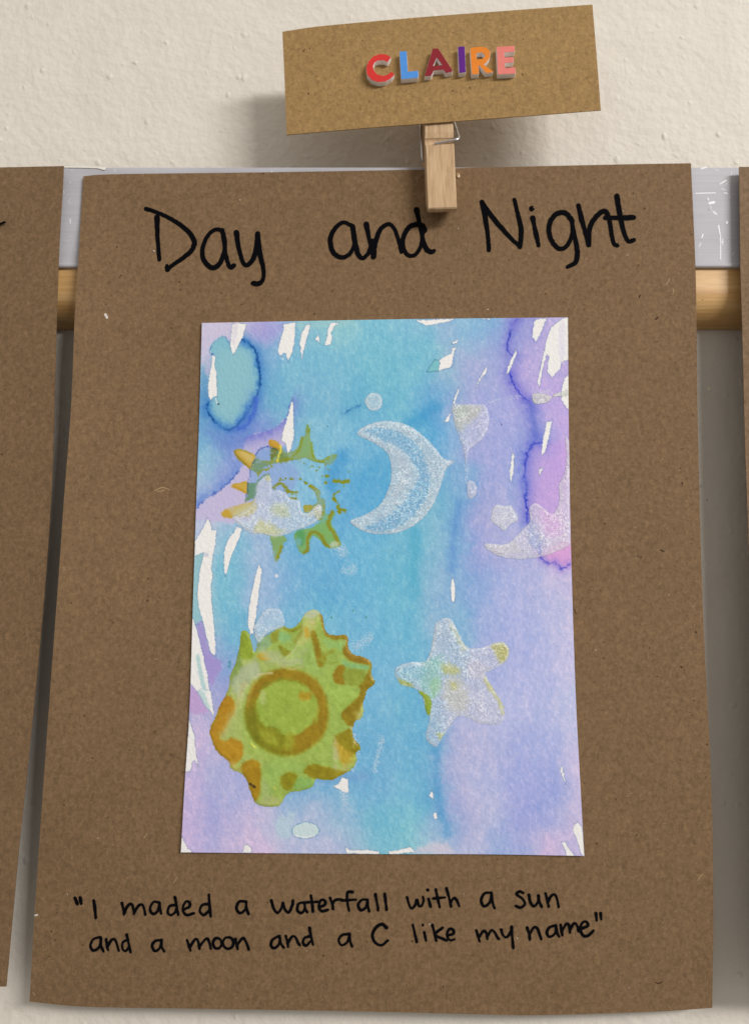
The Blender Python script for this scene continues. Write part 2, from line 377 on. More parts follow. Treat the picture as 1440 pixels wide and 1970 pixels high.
WORDS = [
 ('Day', 'T1', 9.0, ['50,100 110,120 180,155 240,200 272,245 265,285 230,320 180,355 150,379', '150,379 147,362', '102,140 103,220 112,335',
   '402,200 370,196 335,225 312,280 315,330 345,368 380,364 405,320 415,260 404,200', '402,198 412,270 425,340 440,370 457,360',
   '468,210 478,280 495,340 515,360 545,330 562,270 565,215', '565,215 575,300 592,380 590,425 570,445 543,443']),
 ('and', 'T2', 9.0, ['168,162 130,148 95,175 77,220 90,275 130,295 165,270 180,220 172,168', '170,165 180,230 195,285 215,297 240,270 252,225',
   '228,155 240,220 258,292', '258,292 264,240 285,180 320,155 345,175 365,230 376,272', '447,155 410,165 385,205 382,250 400,283 430,285 455,250 465,190',
   '438,95 450,150 465,220 480,260 500,272 512,267', '462,162 474,180 466,190']),
 ('Night', 'T2', 9.0, ['712,62 725,120 735,190 742,265', '712,62 760,130 820,200 872,250', '872,250 877,180 862,110 848,52', '925,130 938,190 950,245', '921,90 925,86',
   '1085,132 1060,108 1020,115 995,160 1000,215 1030,255 1065,250 1090,200 1092,140', '1086,130 1100,200 1112,270 1105,315 1070,335',
   '1117,77 1135,150 1160,242', '1160,242 1165,170 1190,125 1225,100 1245,130 1255,190 1265,235 1282,245', '1278,38 1290,110 1305,180 1325,225 1349,222', '1230,128 1300,128 1349,127']),
 ('I', 'B1', 6.6, ['66,74 78,104', '92,72 98,103', '162,87 168,130 172,176']),
 ('maded', 'B1', 5.4, ['306,100 313,130 316,160', '317,152 335,115 355,105 365,130 368,157', '368,150 390,115 410,108 420,130 426,160', '497,97 468,94 450,130 465,155 488,142 498,105', '498,97 501,130 508,155',
   '577,110 552,115 540,145 555,161 578,148 588,122', '578,70 588,120 595,160', '622,132 652,118 652,96 632,94 618,130 635,160 676,152', '752,104 718,110 705,140 725,161 752,140', '752,57 756,120 761,170']),
 ('a', 'B1', 5.4, ['942,92 908,92 893,125 910,151 938,132 944,96', '942,92 946,130 955,156']),
 ('waterfall', 'B1', 5.4, ['1072,87 1085,130 1105,150 1125,122 1131,96 1140,130 1160,148 1178,115 1183,86', '1240,96 1212,103 1205,135 1225,151 1243,128 1241,97', '1242,96 1246,130 1256,146',
   '1275,62 1282,110 1285,145', '1255,96 1312,93', '1320,120 1346,108 1346,88 1326,85 1315,120 1330,141 1361,135', '1373,72 1385,108 1388,130', '1386,106 1400,84 1434,80',
   '1487,42 1463,46 1461,90 1470,139', '1432,87 1506,82', '1564,83 1536,83 1517,110 1530,136 1556,122 1564,88', '1564,83 1567,115 1573,142', '1605,55 1613,95 1620,136', '1653,52 1658,95 1663,135']),
 ('with', 'B2', 5.4, ['380,70 392,110 406,127 424,106 431,82 440,112 454,114 465,90 462,68', '490,77 501,118', '486,32 488,34', '528,30 538,80 548,122', '515,76 576,71', '582,24 595,70 606,118', '603,100 620,74 635,85 648,116']),
 ('a', 'B2', 5.4, ['812,46 778,50 760,85 775,116 804,96 813,54', '812,46 818,95 829,126']),
 ('sun', 'B2', 5.4, ['975,48 956,40 942,55 972,78 984,104 962,123 938,114', '1005,58 1012,95 1030,116 1050,95 1053,62', '1053,62 1060,95 1070,119', '1090,50 1099,85 1106,118', '1101,96 1120,62 1140,58 1152,90 1157,120']),
 ('and', 'B1', 5.4, ['192,275 160,285 145,318 160,343 190,325 200,282', '197,276 200,320 212,348', '225,285 230,315 235,342', '232,322 255,287 272,290 283,320 290,345', '337,288 312,300 308,330 325,346 344,322', '330,262 340,300 350,352']),
 ('a', 'B1', 5.4, ['507,290 476,295 461,320 476,346 500,330 509,294', '508,290 511,325 523,348']),
 ('moon', 'B1', 5.4, ['640,290 650,320 658,344', '656,322 680,287 694,290 704,335', '705,320 735,285 750,290 762,335', oval(795, 306, 22, 27), oval(851, 304, 27, 30), '888,285 894,310 900,337', '897,315 925,280 940,295 957,338']),
 ('and', 'B1', 5.4, ['1107,270 1078,288 1070,318 1088,331 1111,310 1116,274', '1113,270 1120,305 1135,328', '1146,270 1155,300 1158,325', '1156,305 1178,272 1195,275 1207,300 1218,317', '1267,270 1240,280 1235,305 1250,318 1272,296', '1268,228 1275,270 1286,315']),
 ('a', 'B2', 5.4, ['84,258 48,264 30,290 45,316 74,300 87,264', '85,258 89,295 99,322']),
 ('C', 'B2', 6.4, ['275,226 252,208 222,225 203,262 215,300 250,316 282,291']),
 ('like', 'B2', 5.4, ['410,212 420,255 430,300', '468,250 478,292', '461,212 463,214', '510,212 520,250 530,293', '562,226 526,262 584,292', '590,265 618,256 616,236 596,234 585,264 600,290 624,286']),
 ('my', 'B2', 5.4, ['735,240 745,270 752,296', '750,275 770,245 785,250 792,285', '790,272 812,240 828,248 842,272 850,284', '862,236 872,264 890,275 910,252 916,224', '916,222 919,270 925,330']),
 ('name', 'B2', 5.4, ['995,225 1005,255 1010,288', '1008,262 1030,225 1048,230 1060,262 1068,286', '1143,214 1112,224 1096,250 1110,273 1138,256 1144,220', '1143,214 1149,250 1160,273', '1167,212 1172,240 1176,266', '1176,240 1196,207 1210,215 1216,252', '1215,238 1235,204 1250,212 1260,246',
   '1272,232 1306,216 1300,196 1280,200 1268,235 1286,268 1312,264 1336,240', '1348,152 1353,190', '1372,152 1375,184']),
]
rr = np.random.RandomState(3)
def ink_y(off): return lambda a, b: sheet_y(a, b) - off
for wi, (word, tg, wd, strokes) in enumerate(WORDS):
    parts = []
    for si, s in enumerate(strokes):
        c = cr(M_(tg, s), 7)
        n = len(c); ws = 1 + .13 * np.sin(np.linspace(0, rr.uniform(3, 10), n) + rr.uniform(0, 6)) + rr.uniform(-.04, .04); ws[:2] *= 1.10
        c = c + .22 * rr.randn(*c.shape) * (1 if tg[0] == 'T' else .6)
        ws[-1] *= .9
        parts.append(ribbon(c, wd, ink_y(.00010 + si * 6e-6), True, 4e-6, ws))
    v, f = join(parts); o = build('handwritten_word', v, f, M['ink'], poster)
    o['label'] = 'black marker handwriting reading ' + word
v, f = ribbon(cr([(-22, 446), (-6, 434), (9.5, 427.5)], 5), 4.5, lambda a, b: -(D_POSTER + .0012))
build('handwritten_word', v, f, M['ink'], lposter)['label'] = 'end of a black pen stroke at the edge of the frame'

# fibres and specks in the kraft sheet (fine relief, one part)
def fibres(n, mat, seed, wr, lr, extra=()):
    r = random.Random(seed); parts = []
    for i in range(n):
        x = r.uniform(75, 1362); y = r.uniform(335, 1930)
        if x < 160 - (y - 339) * .065 + 4 or (350 < x < 1122 and 605 < y < 1650): continue
        a = r.uniform(0, math.pi); L = r.uniform(*lr); bend = r.uniform(-.8, .8)
        p = [(x, y), (x + L * .5 * math.cos(a), y + L * .5 * math.sin(a)), (x + L * math.cos(a + bend), y + L * math.sin(a + bend))]
        parts.append(ribbon(cr(p, 3), r.uniform(*wr), ink_y(.00004 + (i % 20) * 1e-6), True, 0))
    for p, wd in extra: parts.append(ribbon(cr(p, 4), wd, ink_y(.00007)))
    v, f = join(parts); o = build('fibre_flecks', v, f, mat, poster); o['kind'] = 'stuff'
fibres(240, M['fibre_light'], 1, (.4, .8), (2.5, 8), [([(298, 944), (312, 938), (326, 942)], 1.6), ([(303, 946), (318, 943)], 1.2), ([(1280, 548), (1285, 541), (1286, 535)], 1.6), ([(1293, 566), (1295, 556)], 1.5), ([(277, 1612), (283, 1604)], 1.4),
    ([(64, 1909), (68, 1915)], 1.6), ([(334, 1698), (341, 1688)], 1.2), ([(1340, 1694), (1350, 1682)], 1.4)])
fibres(300, M['fibre_dark'], 2, (.6, 1.4), (.8, 3.5), [([(1260, 1890), (1266, 1892), (1272, 1889)], 2), ([(505, 333), (507, 334)], 2), ([(1260, 614), (1264, 611)], 3), ([(1229, 571), (1230, 568)], 2.6), ([(1270, 1058), (1276, 1061)], 2.2),
    ([(1311, 929), (1312, 930)], 2.8), ([(1309, 1283), (1310, 1284)], 3), ([(345, 542), (345.5, 543)], 2.5), ([(1108, 1180), (1106, 1178), (1104, 1172)], 1.2)])
fibres(26, M['fleck'], 3, (.7, 1.3), (.8, 2.2), [([(203, 605), (206, 611)], 4.6), ([(68, 1761), (72, 1760)], 3.4), ([(372, 480), (374, 482)], 1.6), ([(296, 482), (297, 483)], 2)])
# ---------------------------------------------------------------- the painting: colours worked out on a fine grid
NX, NY = 600, 840
ptop = [(388.5, 621.3), (560, 618), (740, 614.6), (900, 612.5), (1091.5, 610.6)]
pbot = [(348, 1639.8), (540, 1641.5), (740, 1643), (930, 1643.5), (1123, 1646.7)]
plef = [(388.5, 621.3), (383.5, 800), (377, 985), (371, 1170), (365, 1358), (356, 1500), (348, 1639.8)]
prig = [(1091.5, 610.6), (1093, 800), (1095.8, 985), (1101, 1180), (1107.5, 1359), (1114.8, 1497), (1123, 1646.7)]
PG, U, V_ = coons(ptop, pbot, plef, prig, NX, NY)
X = PG[..., 0]; Y = PG[..., 1]
_tab = np.random.RandomState(11).rand(8, 256, 256)
def vnoise(x, y, s, k=0):
    x = x / s + 17.3 * k; y = y / s + 9.1 * k; i = np.floor(x).astype(int); j = np.floor(y).astype(int); fx = x - i; fy = y - j
    fx = fx * fx * (3 - 2 * fx); fy = fy * fy * (3 - 2 * fy); T = _tab[k % 8]; i &= 255; j &= 255; i1 = (i + 1) & 255; j1 = (j + 1) & 255
    return (T[i, j] * (1 - fx) + T[i1, j] * fx) * (1 - fy) + (T[i, j1] * (1 - fx) + T[i1, j1] * fx) * fy
def fbm(x, y, s, k=0, o=4, g=.5):
    r = 0; a = 1; t = 0
    for q in range(o): r = r + a * vnoise(x, y, s / 2 ** q, k + q); t += a; a *= g
    return r / t * 2 - 1
def sst(a, b, x): t = np.clip((x - a) / (b - a), 0, 1); return t * t * (3 - 2 * t)
WASH = """
630 395,205,195,225 450,200,188,222 500,168,156,218 540,150,166,222 580,128,190,210 650,130,195,205 720,108,185,210 800,116,184,212 850,150,180,215 900,122,180,215 950,118,170,215 1000,150,140,215 1050,180,150,220 1085,190,165,225
700 395,150,190,215 450,120,180,200 510,100,165,210 560,105,180,210 650,105,180,210 720,95,180,205 800,104,184,208 860,118,185,205 900,165,165,215 950,150,160,215 1000,178,148,220 1050,180,152,220 1085,185,150,220
780 395,90,150,200 450,120,180,200 520,95,168,205 560,105,175,210 620,105,175,210 700,82,168,205 780,95,178,208 830,72,158,210 870,150,165,215 930,155,155,220 980,160,155,222 1050,190,150,225 1090,190,150,225
850 395,100,168,210 440,95,120,208 480,108,130,215 530,128,150,215 580,118,185,210 640,115,185,215 700,100,175,215 780,90,175,212 840,66,158,215 870,130,170,215 920,160,155,218 980,150,155,220 1030,128,138,215 1085,190,148,225
920 390,140,190,215 440,140,160,220 470,195,185,225 540,150,190,225 600,115,185,220 660,78,165,215 710,60,155,208 760,70,160,210 830,90,170,212 870,120,170,212 900,125,165,215 950,160,155,220 1000,138,158,220 1050,188,148,222 1085,190,150,225
980 390,188,188,222 440,205,195,228 500,170,190,225 580,120,185,218 660,85,165,215 720,75,165,215 790,90,175,210 850,112,182,205 882,80,152,210 920,165,155,215 980,165,165,220 1050,192,152,220 1085,200,160,225
1050 380,180,198,218 430,130,190,215 470,98,180,210 500,165,180,220 560,95,170,215 620,90,170,215 700,90,175,215 770,105,180,210 802,78,172,205 832,140,188,212 866,115,178,210 884,95,150,215 920,168,155,218 980,168,160,220 1040,172,165,222 1090,212,168,225
1120 385,150,195,210 440,105,185,210 500,148,180,220 530,150,180,222 560,95,170,215 640,84,165,212 700,90,175,215 770,95,180,210 802,82,174,205 835,152,182,215 866,120,165,215 920,135,165,220 980,165,170,225 1040,175,170,225 1092,200,175,225
1200 385,150,195,210 440,92,174,210 560,100,175,212 640,100,180,215 700,95,175,215 760,95,180,212 802,84,174,208 840,148,182,215 880,112,172,212 940,150,165,222 1000,170,170,228 1060,180,175,228 1100,197,180,228
1280 380,165,160,215 405,150,150,212 430,105,160,210 500,120,170,200 640,110,175,205 720,100,175,215 760,100,175,215 800,88,172,210 860,120,175,215 930,155,165,222 980,165,168,226 1040,180,175,230 1098,197,180,230
1360 378,192,165,215 405,165,155,215 440,150,150,212 720,98,173,215 760,95,175,210 820,82,170,210 860,150,170,218 900,175,175,225 980,175,175,228 1040,175,175,228 1103,192,184,230
1440 375,198,165,220 430,180,165,220 720,92,168,212 790,100,175,215 838,70,163,208 866,190,168,220 930,175,170,222 1000,165,165,225 1060,170,170,228 1110,202,180,228
1510 370,197,165,222 430,170,165,222 480,165,160,222 560,120,170,215 660,98,170,215 720,100,170,215 790,105,180,215 838,66,160,208 864,195,170,222 930,180,175,225 1000,160,160,225 1060,150,155,222 1112,202,175,225
1580 365,202,165,222 412,162,150,222 460,195,170,222 520,190,180,222 560,165,190,220 620,175,185,220 650,130,185,215 720,92,178,210 790,108,190,210 840,76,163,210 862,125,150,215 900,195,170,220 950,180,180,225 1000,145,148,222 1050,146,155,222 1100,207,175,222
1625 365,205,165,222 412,175,158,222 450,212,175,222 500,222,175,225 550,202,175,222 590,182,180,222 640,190,180,222 680,150,190,215 740,108,185,210 790,120,195,210 840,200,200,222 900,185,180,222 960,138,165,220 1000,162,165,222 1050,232,175,222 1092,190,165,222
"""
pts = []
for ln in WASH.strip().split('\n'):
    a = ln.split(); yy = float(a[0])
    for q in a[1:]: x_, r_, g_, b_ = map(float, q.split(',')); pts.append((x_, yy, r_, g_, b_))
xw = X + 24 * fbm(X, Y, 40, 1, 5, .62); yw = Y + 34 * fbm(X, Y, 55, 3, 5, .62)
num = np.zeros(X.shape + (3,)); den = np.zeros(X.shape) + 1e-9
for x_, y_, r_, g_, b_ in pts:
    wgt = np.exp(-((xw - x_) ** 2 / (2 * 23.0 ** 2) + (yw - y_) ** 2 / (2 * 31.0 ** 2))) + 1e-7 * np.exp(-((xw - x_) ** 2 + (yw - y_) ** 2) / (2 * 90.0 ** 2))
    num += wgt[..., None] * np.array([r_, g_, b_]); den += wgt
C = num / den[..., None] / 255.0
_l = C.mean(-1, keepdims=True); C = _l + (C - _l) * .96; C = C + (1 - C) * .17; C[..., 1] += .028 * sst(-.02, .10, C[..., 0] - C[..., 1] + .03) + .008; C[..., 0] -= .012; C[..., 2] += .022
# pigment streaks, backruns and granulation
C -= (.022 * fbm(X * 1.6, Y * .6, 26, 2, 4, .6) + .016 * fbm(X, Y, 60, 5, 4))[..., None] * np.array([1.6, .8, .3])
_g = fbm(X * 1.3, Y * .8, 7, 6, 4, .75); C += (.055 * _g + .05 * np.clip(_g - .12, 0, 1))[..., None] * np.array([1.35, .9, .45])
C += (.016 * (np.random.RandomState(4).rand(*X.shape) - .5))[..., None]

J = [1.5 * fbm(X, Y, 9, 1, 4, .7), 1.7 * fbm(X, Y, 3.2, 4, 2, .8), 1.4 * fbm(X, Y, 28, 6, 4, .6)]
def window(p, m):
    p = np.array(p); x0, y0 = p.min(0) - m; x1, y1 = p.max(0) + m
    k_ = (X >= x0) & (X <= x1) & (Y >= y0) & (Y <= y1)
    if not k_.any(): return None
    r_ = np.where(k_.any(1))[0]; c_ = np.where(k_.any(0))[0]
    return np.s_[r_[0]:r_[-1] + 1, c_[0]:c_[-1] + 1]
def seg_d(x, y, p, closed):
    p = np.array(p); q = np.roll(p, -1, 0) if closed else p[1:]; p = p if closed else p[:-1]
    d = np.full(x.shape, 1e9); ins = np.zeros(x.shape, bool)
    for (ax, ay), (bx, by) in zip(p, q):
        vx, vy = bx - ax, by - ay; L = vx * vx + vy * vy + 1e-9
        t = np.clip(((x - ax) * vx + (y - ay) * vy) / L, 0, 1); d = np.minimum(d, (x - ax - t * vx) ** 2 + (y - ay - t * vy) ** 2)
        if closed:
            c_ = ((ay > y) != (by > y)); xi = ax + (y - ay) * vx / (vy if abs(vy) > 1e-9 else 1e-9); ins ^= c_ & (x < xi)
    d = np.sqrt(d); return np.where(ins, -d, d) if closed else d
def mixc(T, w_, a, col):
    T[w_] = T[w_] * (1 - a[..., None]) + (np.array(col) / 255.0) * a[..., None]
def fill(T, p, col, soft=1.0, jag=1.0, alpha=1.0, smooth=3, jk=1, edge=None):
    if smooth: p = cr(p, smooth, True)
    w_ = window(p, soft * 2 + 12)
    if w_ is None: return
    sd = seg_d(X[w_], Y[w_], p, True) + jag * J[jk][w_]
    mixc(T, w_, alpha * sst(soft, -soft, sd), col)
    if edge: mixc(T, w_, edge[1] * np.exp(-((sd - .6) / edge[2]) ** 2), edge[0])
def stroke(T, p, wd, col, soft=1.0, jag=1.0, alpha=1.0, jk=1, sm=5):
    p = cr(p, sm) if len(p) > 1 else np.array([p[0], p[0]])
    w_ = window(p, wd + soft * 2 + 8)
    if w_ is None: return
    d = seg_d(X[w_], Y[w_], p, False) - wd / 2 + jag * J[jk][w_]
    mixc(T, w_, alpha * sst(soft, -soft, d), col)
def tide(T, p, col, wd, halo=None, side=0, jag=3.0):
    """dark dried pigment line, ragged, with an optional one-sided bleed"""
    p = cr(p, 6); hw = halo[1] if halo else 0
    w_ = window(p, wd + 2.6 * hw + 10)
    x = X[w_] + jag * J[0][w_] + 1.7 * J[1][w_]; y = Y[w_] + jag * np.roll(J[0], 37, 1)[w_] + 1.7 * np.roll(J[1], 11, 0)[w_]
    d = seg_d(x, y, p, False)
    if halo:
        if side:                      # keep the bleed on one side of the line
            q = np.array(p); k_ = max(1, len(q) // 40); best = np.full(x.shape, 1e9); sg = np.zeros(x.shape)
            for i in range(0, len(q) - 1, k_):
                j = min(i + k_, len(q) - 1); mx, my = (q[i] + q[j]) / 2; dd = (x - mx) ** 2 + (y - my) ** 2
                s_ = np.sign((q[j][0] - q[i][0]) * (y - my) - (q[j][1] - q[i][1]) * (x - mx)); m_ = dd < best; best[m_] = dd[m_]; sg[m_] = s_[m_]
            m2 = sst(-2.5, 2.5, sg * d * side)
        else: m2 = 1.0
        mixc(T, w_, halo[2] * np.exp(-(d / hw) ** 1.5) * m2 * (1 + .35 * J[0][w_]), halo[0])
    a = np.exp(-(d / wd) ** 2) * np.clip(.8 + .9 * J[2][w_], .15, 1)
    mixc(T, w_, a, col)

# washes with tide marks
fill(C, M_('P3', '72,85 400,88 380,190 300,250 235,183 160,235 125,290 110,360 72,380'), (212, 202, 228), 5, 4, .8)
fill(C, M_('P3', '72,420 120,440 110,560 115,660 110,740 72,760'), (88, 150, 200), 6, 4, .6)
fill(C, M_('P3', '95,330 140,330 135,470 90,450'), (190, 190, 222), 4, 4, .8)
fill(C, M_('P3', '430,85 640,85 690,110 600,200 520,220 430,150'), (178, 152, 222), 12, 8, .35, jk=0)
fill(C, M_('P3', '690,800 640,860 560,895 430,925 380,1010 380,1090 350,1190 250,1300 180,1350 90,1410 30,1475 26,1560 420,1560 430,1350 450,1100 580,1020 690,1000 720,900'), (203, 194, 229), 3, 3, .92, jk=0)
oval_p = M_('P3', '130,290 160,230 235,183 285,235 345,250 375,205 430,245 480,310 497,400 502,500 490,600 440,700 390,790 330,855 270,882 200,850 150,800 110,740 125,670 150,600 168,480 165,330')
fill(C, oval_p, (134, 194, 212), 2, 2, .95); fill(C, M_('P3', '230,330 400,330 420,500 380,650 290,760 210,720 190,550'), (156, 204, 212), 14, 5, .7)
tide(C, M_('P3', '375,205 430,245 480,310 497,400 502,500 490,600 440,700 390,790 330,855 270,882 200,850 150,800 112,740 122,680'), (14, 78, 150), 2.0, ((62, 130, 208), 11, .8), 0, 2.2)
fill(C, M_('P3', '190,300 420,290 470,420 465,560 400,700 300,810 200,780 150,700 190,560'), (146, 199, 212), 10, 6, .85, jk=0)
tide(C, M_('P3', '165,330 132,300 160,232 235,183 270,225 290,270'), (60, 120, 185), 1.0, None, 0, 1.0)
tide(C, M_('P3', '330,880 400,850 455,760 480,660'), (66, 108, 212), 4, ((92, 128, 216), 13, .6), 0, 4)
tide(C, M_('P3', '110,900 220,960 330,980 430,900'), (110, 150, 214), 4, ((112, 150, 216), 12, .5), 0, 4)
tide(C, M_('P3', '735,680 705,790 650,850 560,895 430,925'), (100, 112, 205), .9, ((118, 124, 216), 16, .75), -1, 2)
tide(C, M_('P3', '345,1195 250,1300 180,1350 90,1410 32,1472'), (62, 100, 190), 1.3, ((104, 140, 218), 20, .7), 1, 3)
fill(C, M_('P3', '590,1012 520,1020 470,1070 440,1150 430,1230 415,1310 410,1400 560,1450 700,1400 800,1200 640,1100'), (146, 176, 226), 3, 3, .75)
tide(C, M_('P3', '640,1030 590,1012 520,1020 470,1072 440,1150 428,1230 415,1310 408,1400'), (70, 98, 186), 1.3, None, 0, 2)
tide(C, M_('P3', '1140,755 1180,735 1215,720 1262,697'), (48, 122, 182), 1.3, ((90, 160, 205), 5, .6), 0, 3)
tide(C, M_('P4', '1005,50 970,100 945,170 930,240 945,300 978,318'), (54, 66, 190), 1.6, ((108, 100, 212), 13, .5), 0, 2)
tide(C, M_('P4', '950,440 965,510 1000,570 1040,620 1085,650 1100,690'), (46, 62, 196), 1.7, ((92, 90, 212), 14, .6), 0, 2.4)
tide(C, M_('P4', '1100,690 1110,760 1125,830 1135,900'), (110, 125, 212), 6, ((120, 130, 216), 15, .6), 0, 3)
fill(C, M_('P4', '1130,55 1115,60 1105,110 1125,220 1160,180'), (120, 120, 215), 5, 3, .4)
fill(C, M_('P4', '1175,955 1130,965 1085,1005 1068,1080 1058,1180 1075,1290 1064,1370 1074,1516 1400,1516 1380,1150 1370,950'), (202, 162, 230), 8, 4, .5, jk=0)
tide(C, M_('P4', '1180,952 1130,960 1085,1000 1065,1080 1055,1180 1070,1290 1060,1370 1070,1450 1075,1530'), (48, 66, 196), 1.8, ((92, 104, 214), 13, .6), 0, 2.6)
fill(C, M_('P6', '1150,300 1350,230 1355,400 1290,400 1200,370'), (226, 164, 222), 8, 3, .8)
tide(C, M_('P6', '1135,270 1140,330 1190,380 1240,378 1290,418 1345,385'), (60, 66, 196), 1.7, ((140, 120, 216), 8, .6), 0, 3.2)
fill(C, M_('P5', '95,820 150,800 175,900 205,1010 250,1060 290,1100 240,1200 200,1250 160,1150 130,1000'), (170, 152, 216), 4, 3, .85)
tide(C, M_('P5', '92,822 145,803'), (90, 110, 180), .8, None, 0, .6)
fill(C, M_('P5', '60,1250 100,1290 150,1380 190,1440 60,1440'), (200, 165, 218), 3, 2, .8)
fill(C, M_('P5', '90,330 150,280 160,340 130,420 120,500 108,600 118,700 130,780 80,800 84,560'), (152, 200, 208), 4, 2, .85)
stroke(C, M_('P6', '560,-60 550,60 520,200 515,330 510,440'), 12, (92, 146, 214), 9, 5, .5, 0)
stroke(C, M_('P6', '240,150 250,300 240,480 250,600'), 20, (80, 176, 208), 11, 5, .5, 0)
stroke(C, M_('P8', '400,390 390,500 400,620 410,760 440,900 470,990'), 11, (72, 156, 212), 8, 6, .45, 0)
stroke(C, M_('P4', '240,800 320,760 400,700'), 26, (66, 158, 212), 12, 6, .6, 0)
stroke(C, M_('P3', '1120,1080 1060,1180 1050,1290'), 26, (66, 152, 215), 14, 6, .6, 0)
stroke(C, M_('P7', '1170,560 1000,600 1300,590'), 16, (120, 150, 210), 10, 4, .35)
fill(C, M_('P8', '230,1120 300,1070 400,1045 470,1060 500,1125'), (214, 208, 226), 6, 4, .8)
fill(C, M_('P7', '690,880 810,870 800,950 790,1010 740,1020 690,990'), (190, 214, 230), 5, 4, .85)
fill(C, M_('P7', '760,850 810,835 820,860 780,870'), (190, 214, 230), 3, 2, .7)
fill(C, M_('P4', '345,435 400,350 430,355 440,380 425,430'), (128, 198, 206), 1.2, .6, .9, 0, 1, ((70, 130, 150), .7, .9))
fill(C, M_('P3', '770,75 885,75 1200,72 1130,110 1060,135 1000,100 930,135 880,110 800,130'), (160, 208, 212), 5, 4, .7)

# bare white paper left by masking
WHITE = [('P3', '300,85 405,88 380,180 350,240 305,325 285,260 290,190'), ('P3', '150,325 172,330 165,400 180,450 185,630 150,640 140,670 122,630 120,540 130,460 145,400'),
 ('P3', '680,95 770,80 765,200 750,300 715,375 700,310 680,308 665,330 650,325 642,290 660,200 685,130'), ('P3', '850,100 885,90 860,190 835,270 820,350 805,240 815,170'), ('P3', '945,165 956,238 918,203'),
 ('P3', '1035,85 1100,80 1060,110 1035,160 1048,190 1035,245 992,250 1005,190 1015,130'), ('P3', '748,645 755,700 758,930 735,1030 712,1062 700,990 665,960 680,890 715,780 738,690'),
 ('P4', '265,62 535,50 520,65 400,90 340,98 300,80'), ('P4', '745,50 805,45 795,60'), ('P4', '530,215 575,205 560,225 527,238'), ('P4', '565,255 545,280 520,405 430,425 440,380 430,355 520,300 530,262'),
 ('P4', '775,405 780,440 735,490 705,552 720,500 755,440'), ('P4', '575,550 578,575 540,678 535,660 558,590'), ('P4', '520,735 500,800 470,805 490,770'), ('P4', '990,280 998,300 940,440 920,462 930,410 965,330'),
 ('P4', '1130,58 1215,42 1190,110 1160,180 1135,215 1112,180 1115,120'), ('P4', '1250,110 1330,50 1372,40 1374,345 1320,368 1310,420 1255,475 1220,440 1225,370 1236,320 1215,310 1190,400 1160,555 1150,500 1180,370 1200,280 1215,200'),
 ('P4', '1378,450 1380,712 1350,690 1325,640 1325,550 1345,490'), ('P4', '1215,805 1255,795 1235,900 1200,1030 1178,1042 1190,920'), ('P4', '965,1032 980,1040 975,1150 960,1238 948,1225 950,1140'), ('P4', '1160,1150 1190,1130 1165,1195'),
 ('P5', '94,230 150,130 185,60 205,110 215,150 248,145 235,260 215,350 210,420 218,480 205,560 210,650 225,800 240,960 235,1040 205,1020 180,920 150,800 120,690 108,600 120,500 130,420 160,300 92,330'),
 ('P5', '395,120 425,140 400,220 350,330 310,478 300,430 300,310 320,230'), ('P5', '545,393 568,430 550,560 540,640 520,800 505,850 510,880 485,885 468,820 475,700 490,620 515,500'),
 ('P5', '72,760 110,870 140,1000 175,1150 190,1250 215,1400 230,1480 180,1400 140,1330 100,1280 62,1240 55,1180'), ('P7', '150,0 180,-20 235,0 258,152 205,110'),
 ('P7', '88,195 120,300 135,430 148,522 130,480 108,482 95,555 60,558 70,400'), ('P7', '36,1005 75,1090 112,1114 20,1120'), ('P7', '455,1118 470,1070 495,1062 515,1090 518,1118'), ('P7', '1165,1078 1200,1100 1330,1100 1400,1110 1400,1128 1175,1122'),
 ('P7', '1085,655 1120,640 1145,598 1185,605 1188,700 1165,705 1130,680 1100,670'), ('P8', '65,1108 130,1100 215,1076 240,1114 65,1132'), ('P8', '362,683 372,747 343,720'), ('P8', '370,850 390,840 400,880 380,885'),
 ('P8', '1262,518 1272,570 1289,658 1250,545'), ('P8', '1370,908 1400,940 1420,1150 1390,1125 1370,1040 1335,960 1350,920'), ('P8', '1255,1043 1280,1045 1300,1080 1352,1140 1295,1142 1280,1090'), ('P6', '513,486 525,495 535,560 530,658 510,650 505,570')]
for tg, s in WHITE: fill(C, M_(tg, s), (245, 244, 241), .55, 1.0, 1.0, 0, 1, ((92, 116, 160), .40, .8))
fill(C, M_('P7', '800,960 830,925 900,908 960,925 985,965 960,1000 890,1018 820,1005'), (207, 227, 230), .8, 1.2, 1, 3, 1, ((70, 130, 180), .6, .9))
stroke(C, M_('P7', '812,995 880,1012 950,1000'), 2, (240, 242, 240), .8, .6)
fill(C, M_('P5', '100,1040 125,1040 150,1180 175,1290 140,1260 120,1180'), (176, 212, 214), 2, 1.5, .8)
fill(C, M_('P7', '150,0 190,0 215,70 235,120 205,110'), (170, 210, 212), 2, 1.5, .6)
fill(C, M_('P4', '1300,120 1345,80 1350,330 1310,350'), (228, 222, 240), 3, 3, .6); fill(C, M_('P3', '310,90 340,90 320,230 300,240'), (222, 212, 230), 3, 2, .6)
stroke(C, M_('P5', '672,472'), 7, (222, 228, 240), 1, .3); stroke(C, M_('P5', '172,322'), 9, (205, 205, 222), 2, 1, .8)
stroke(C, M_('P3', '676,353'), 4, (200, 230, 240), 1, .3); stroke(C, M_('P3', '175,650 185,685'), 1.6, (230, 236, 240), .6, .6)
for s, wd in (('800,627', 1.6), ('1010,857', 1.6), ('195,690', 3.6)): stroke(C, M_('P3', s), wd, (30, 45, 60), .7, .4, .9)
stroke(C, M_('P4', '886,818 888,822'), 1.8, (30, 30, 90), .6, .2, .9)
for s in ('1062,768', '1216,718', '1306,766'): stroke(C, M_('P5', s), 3.4, (75, 140, 100), 1, .6, .9)
stroke(C, M_('P5', '1268,1010'), 1.8, (30, 70, 90), .7, .2, .9)
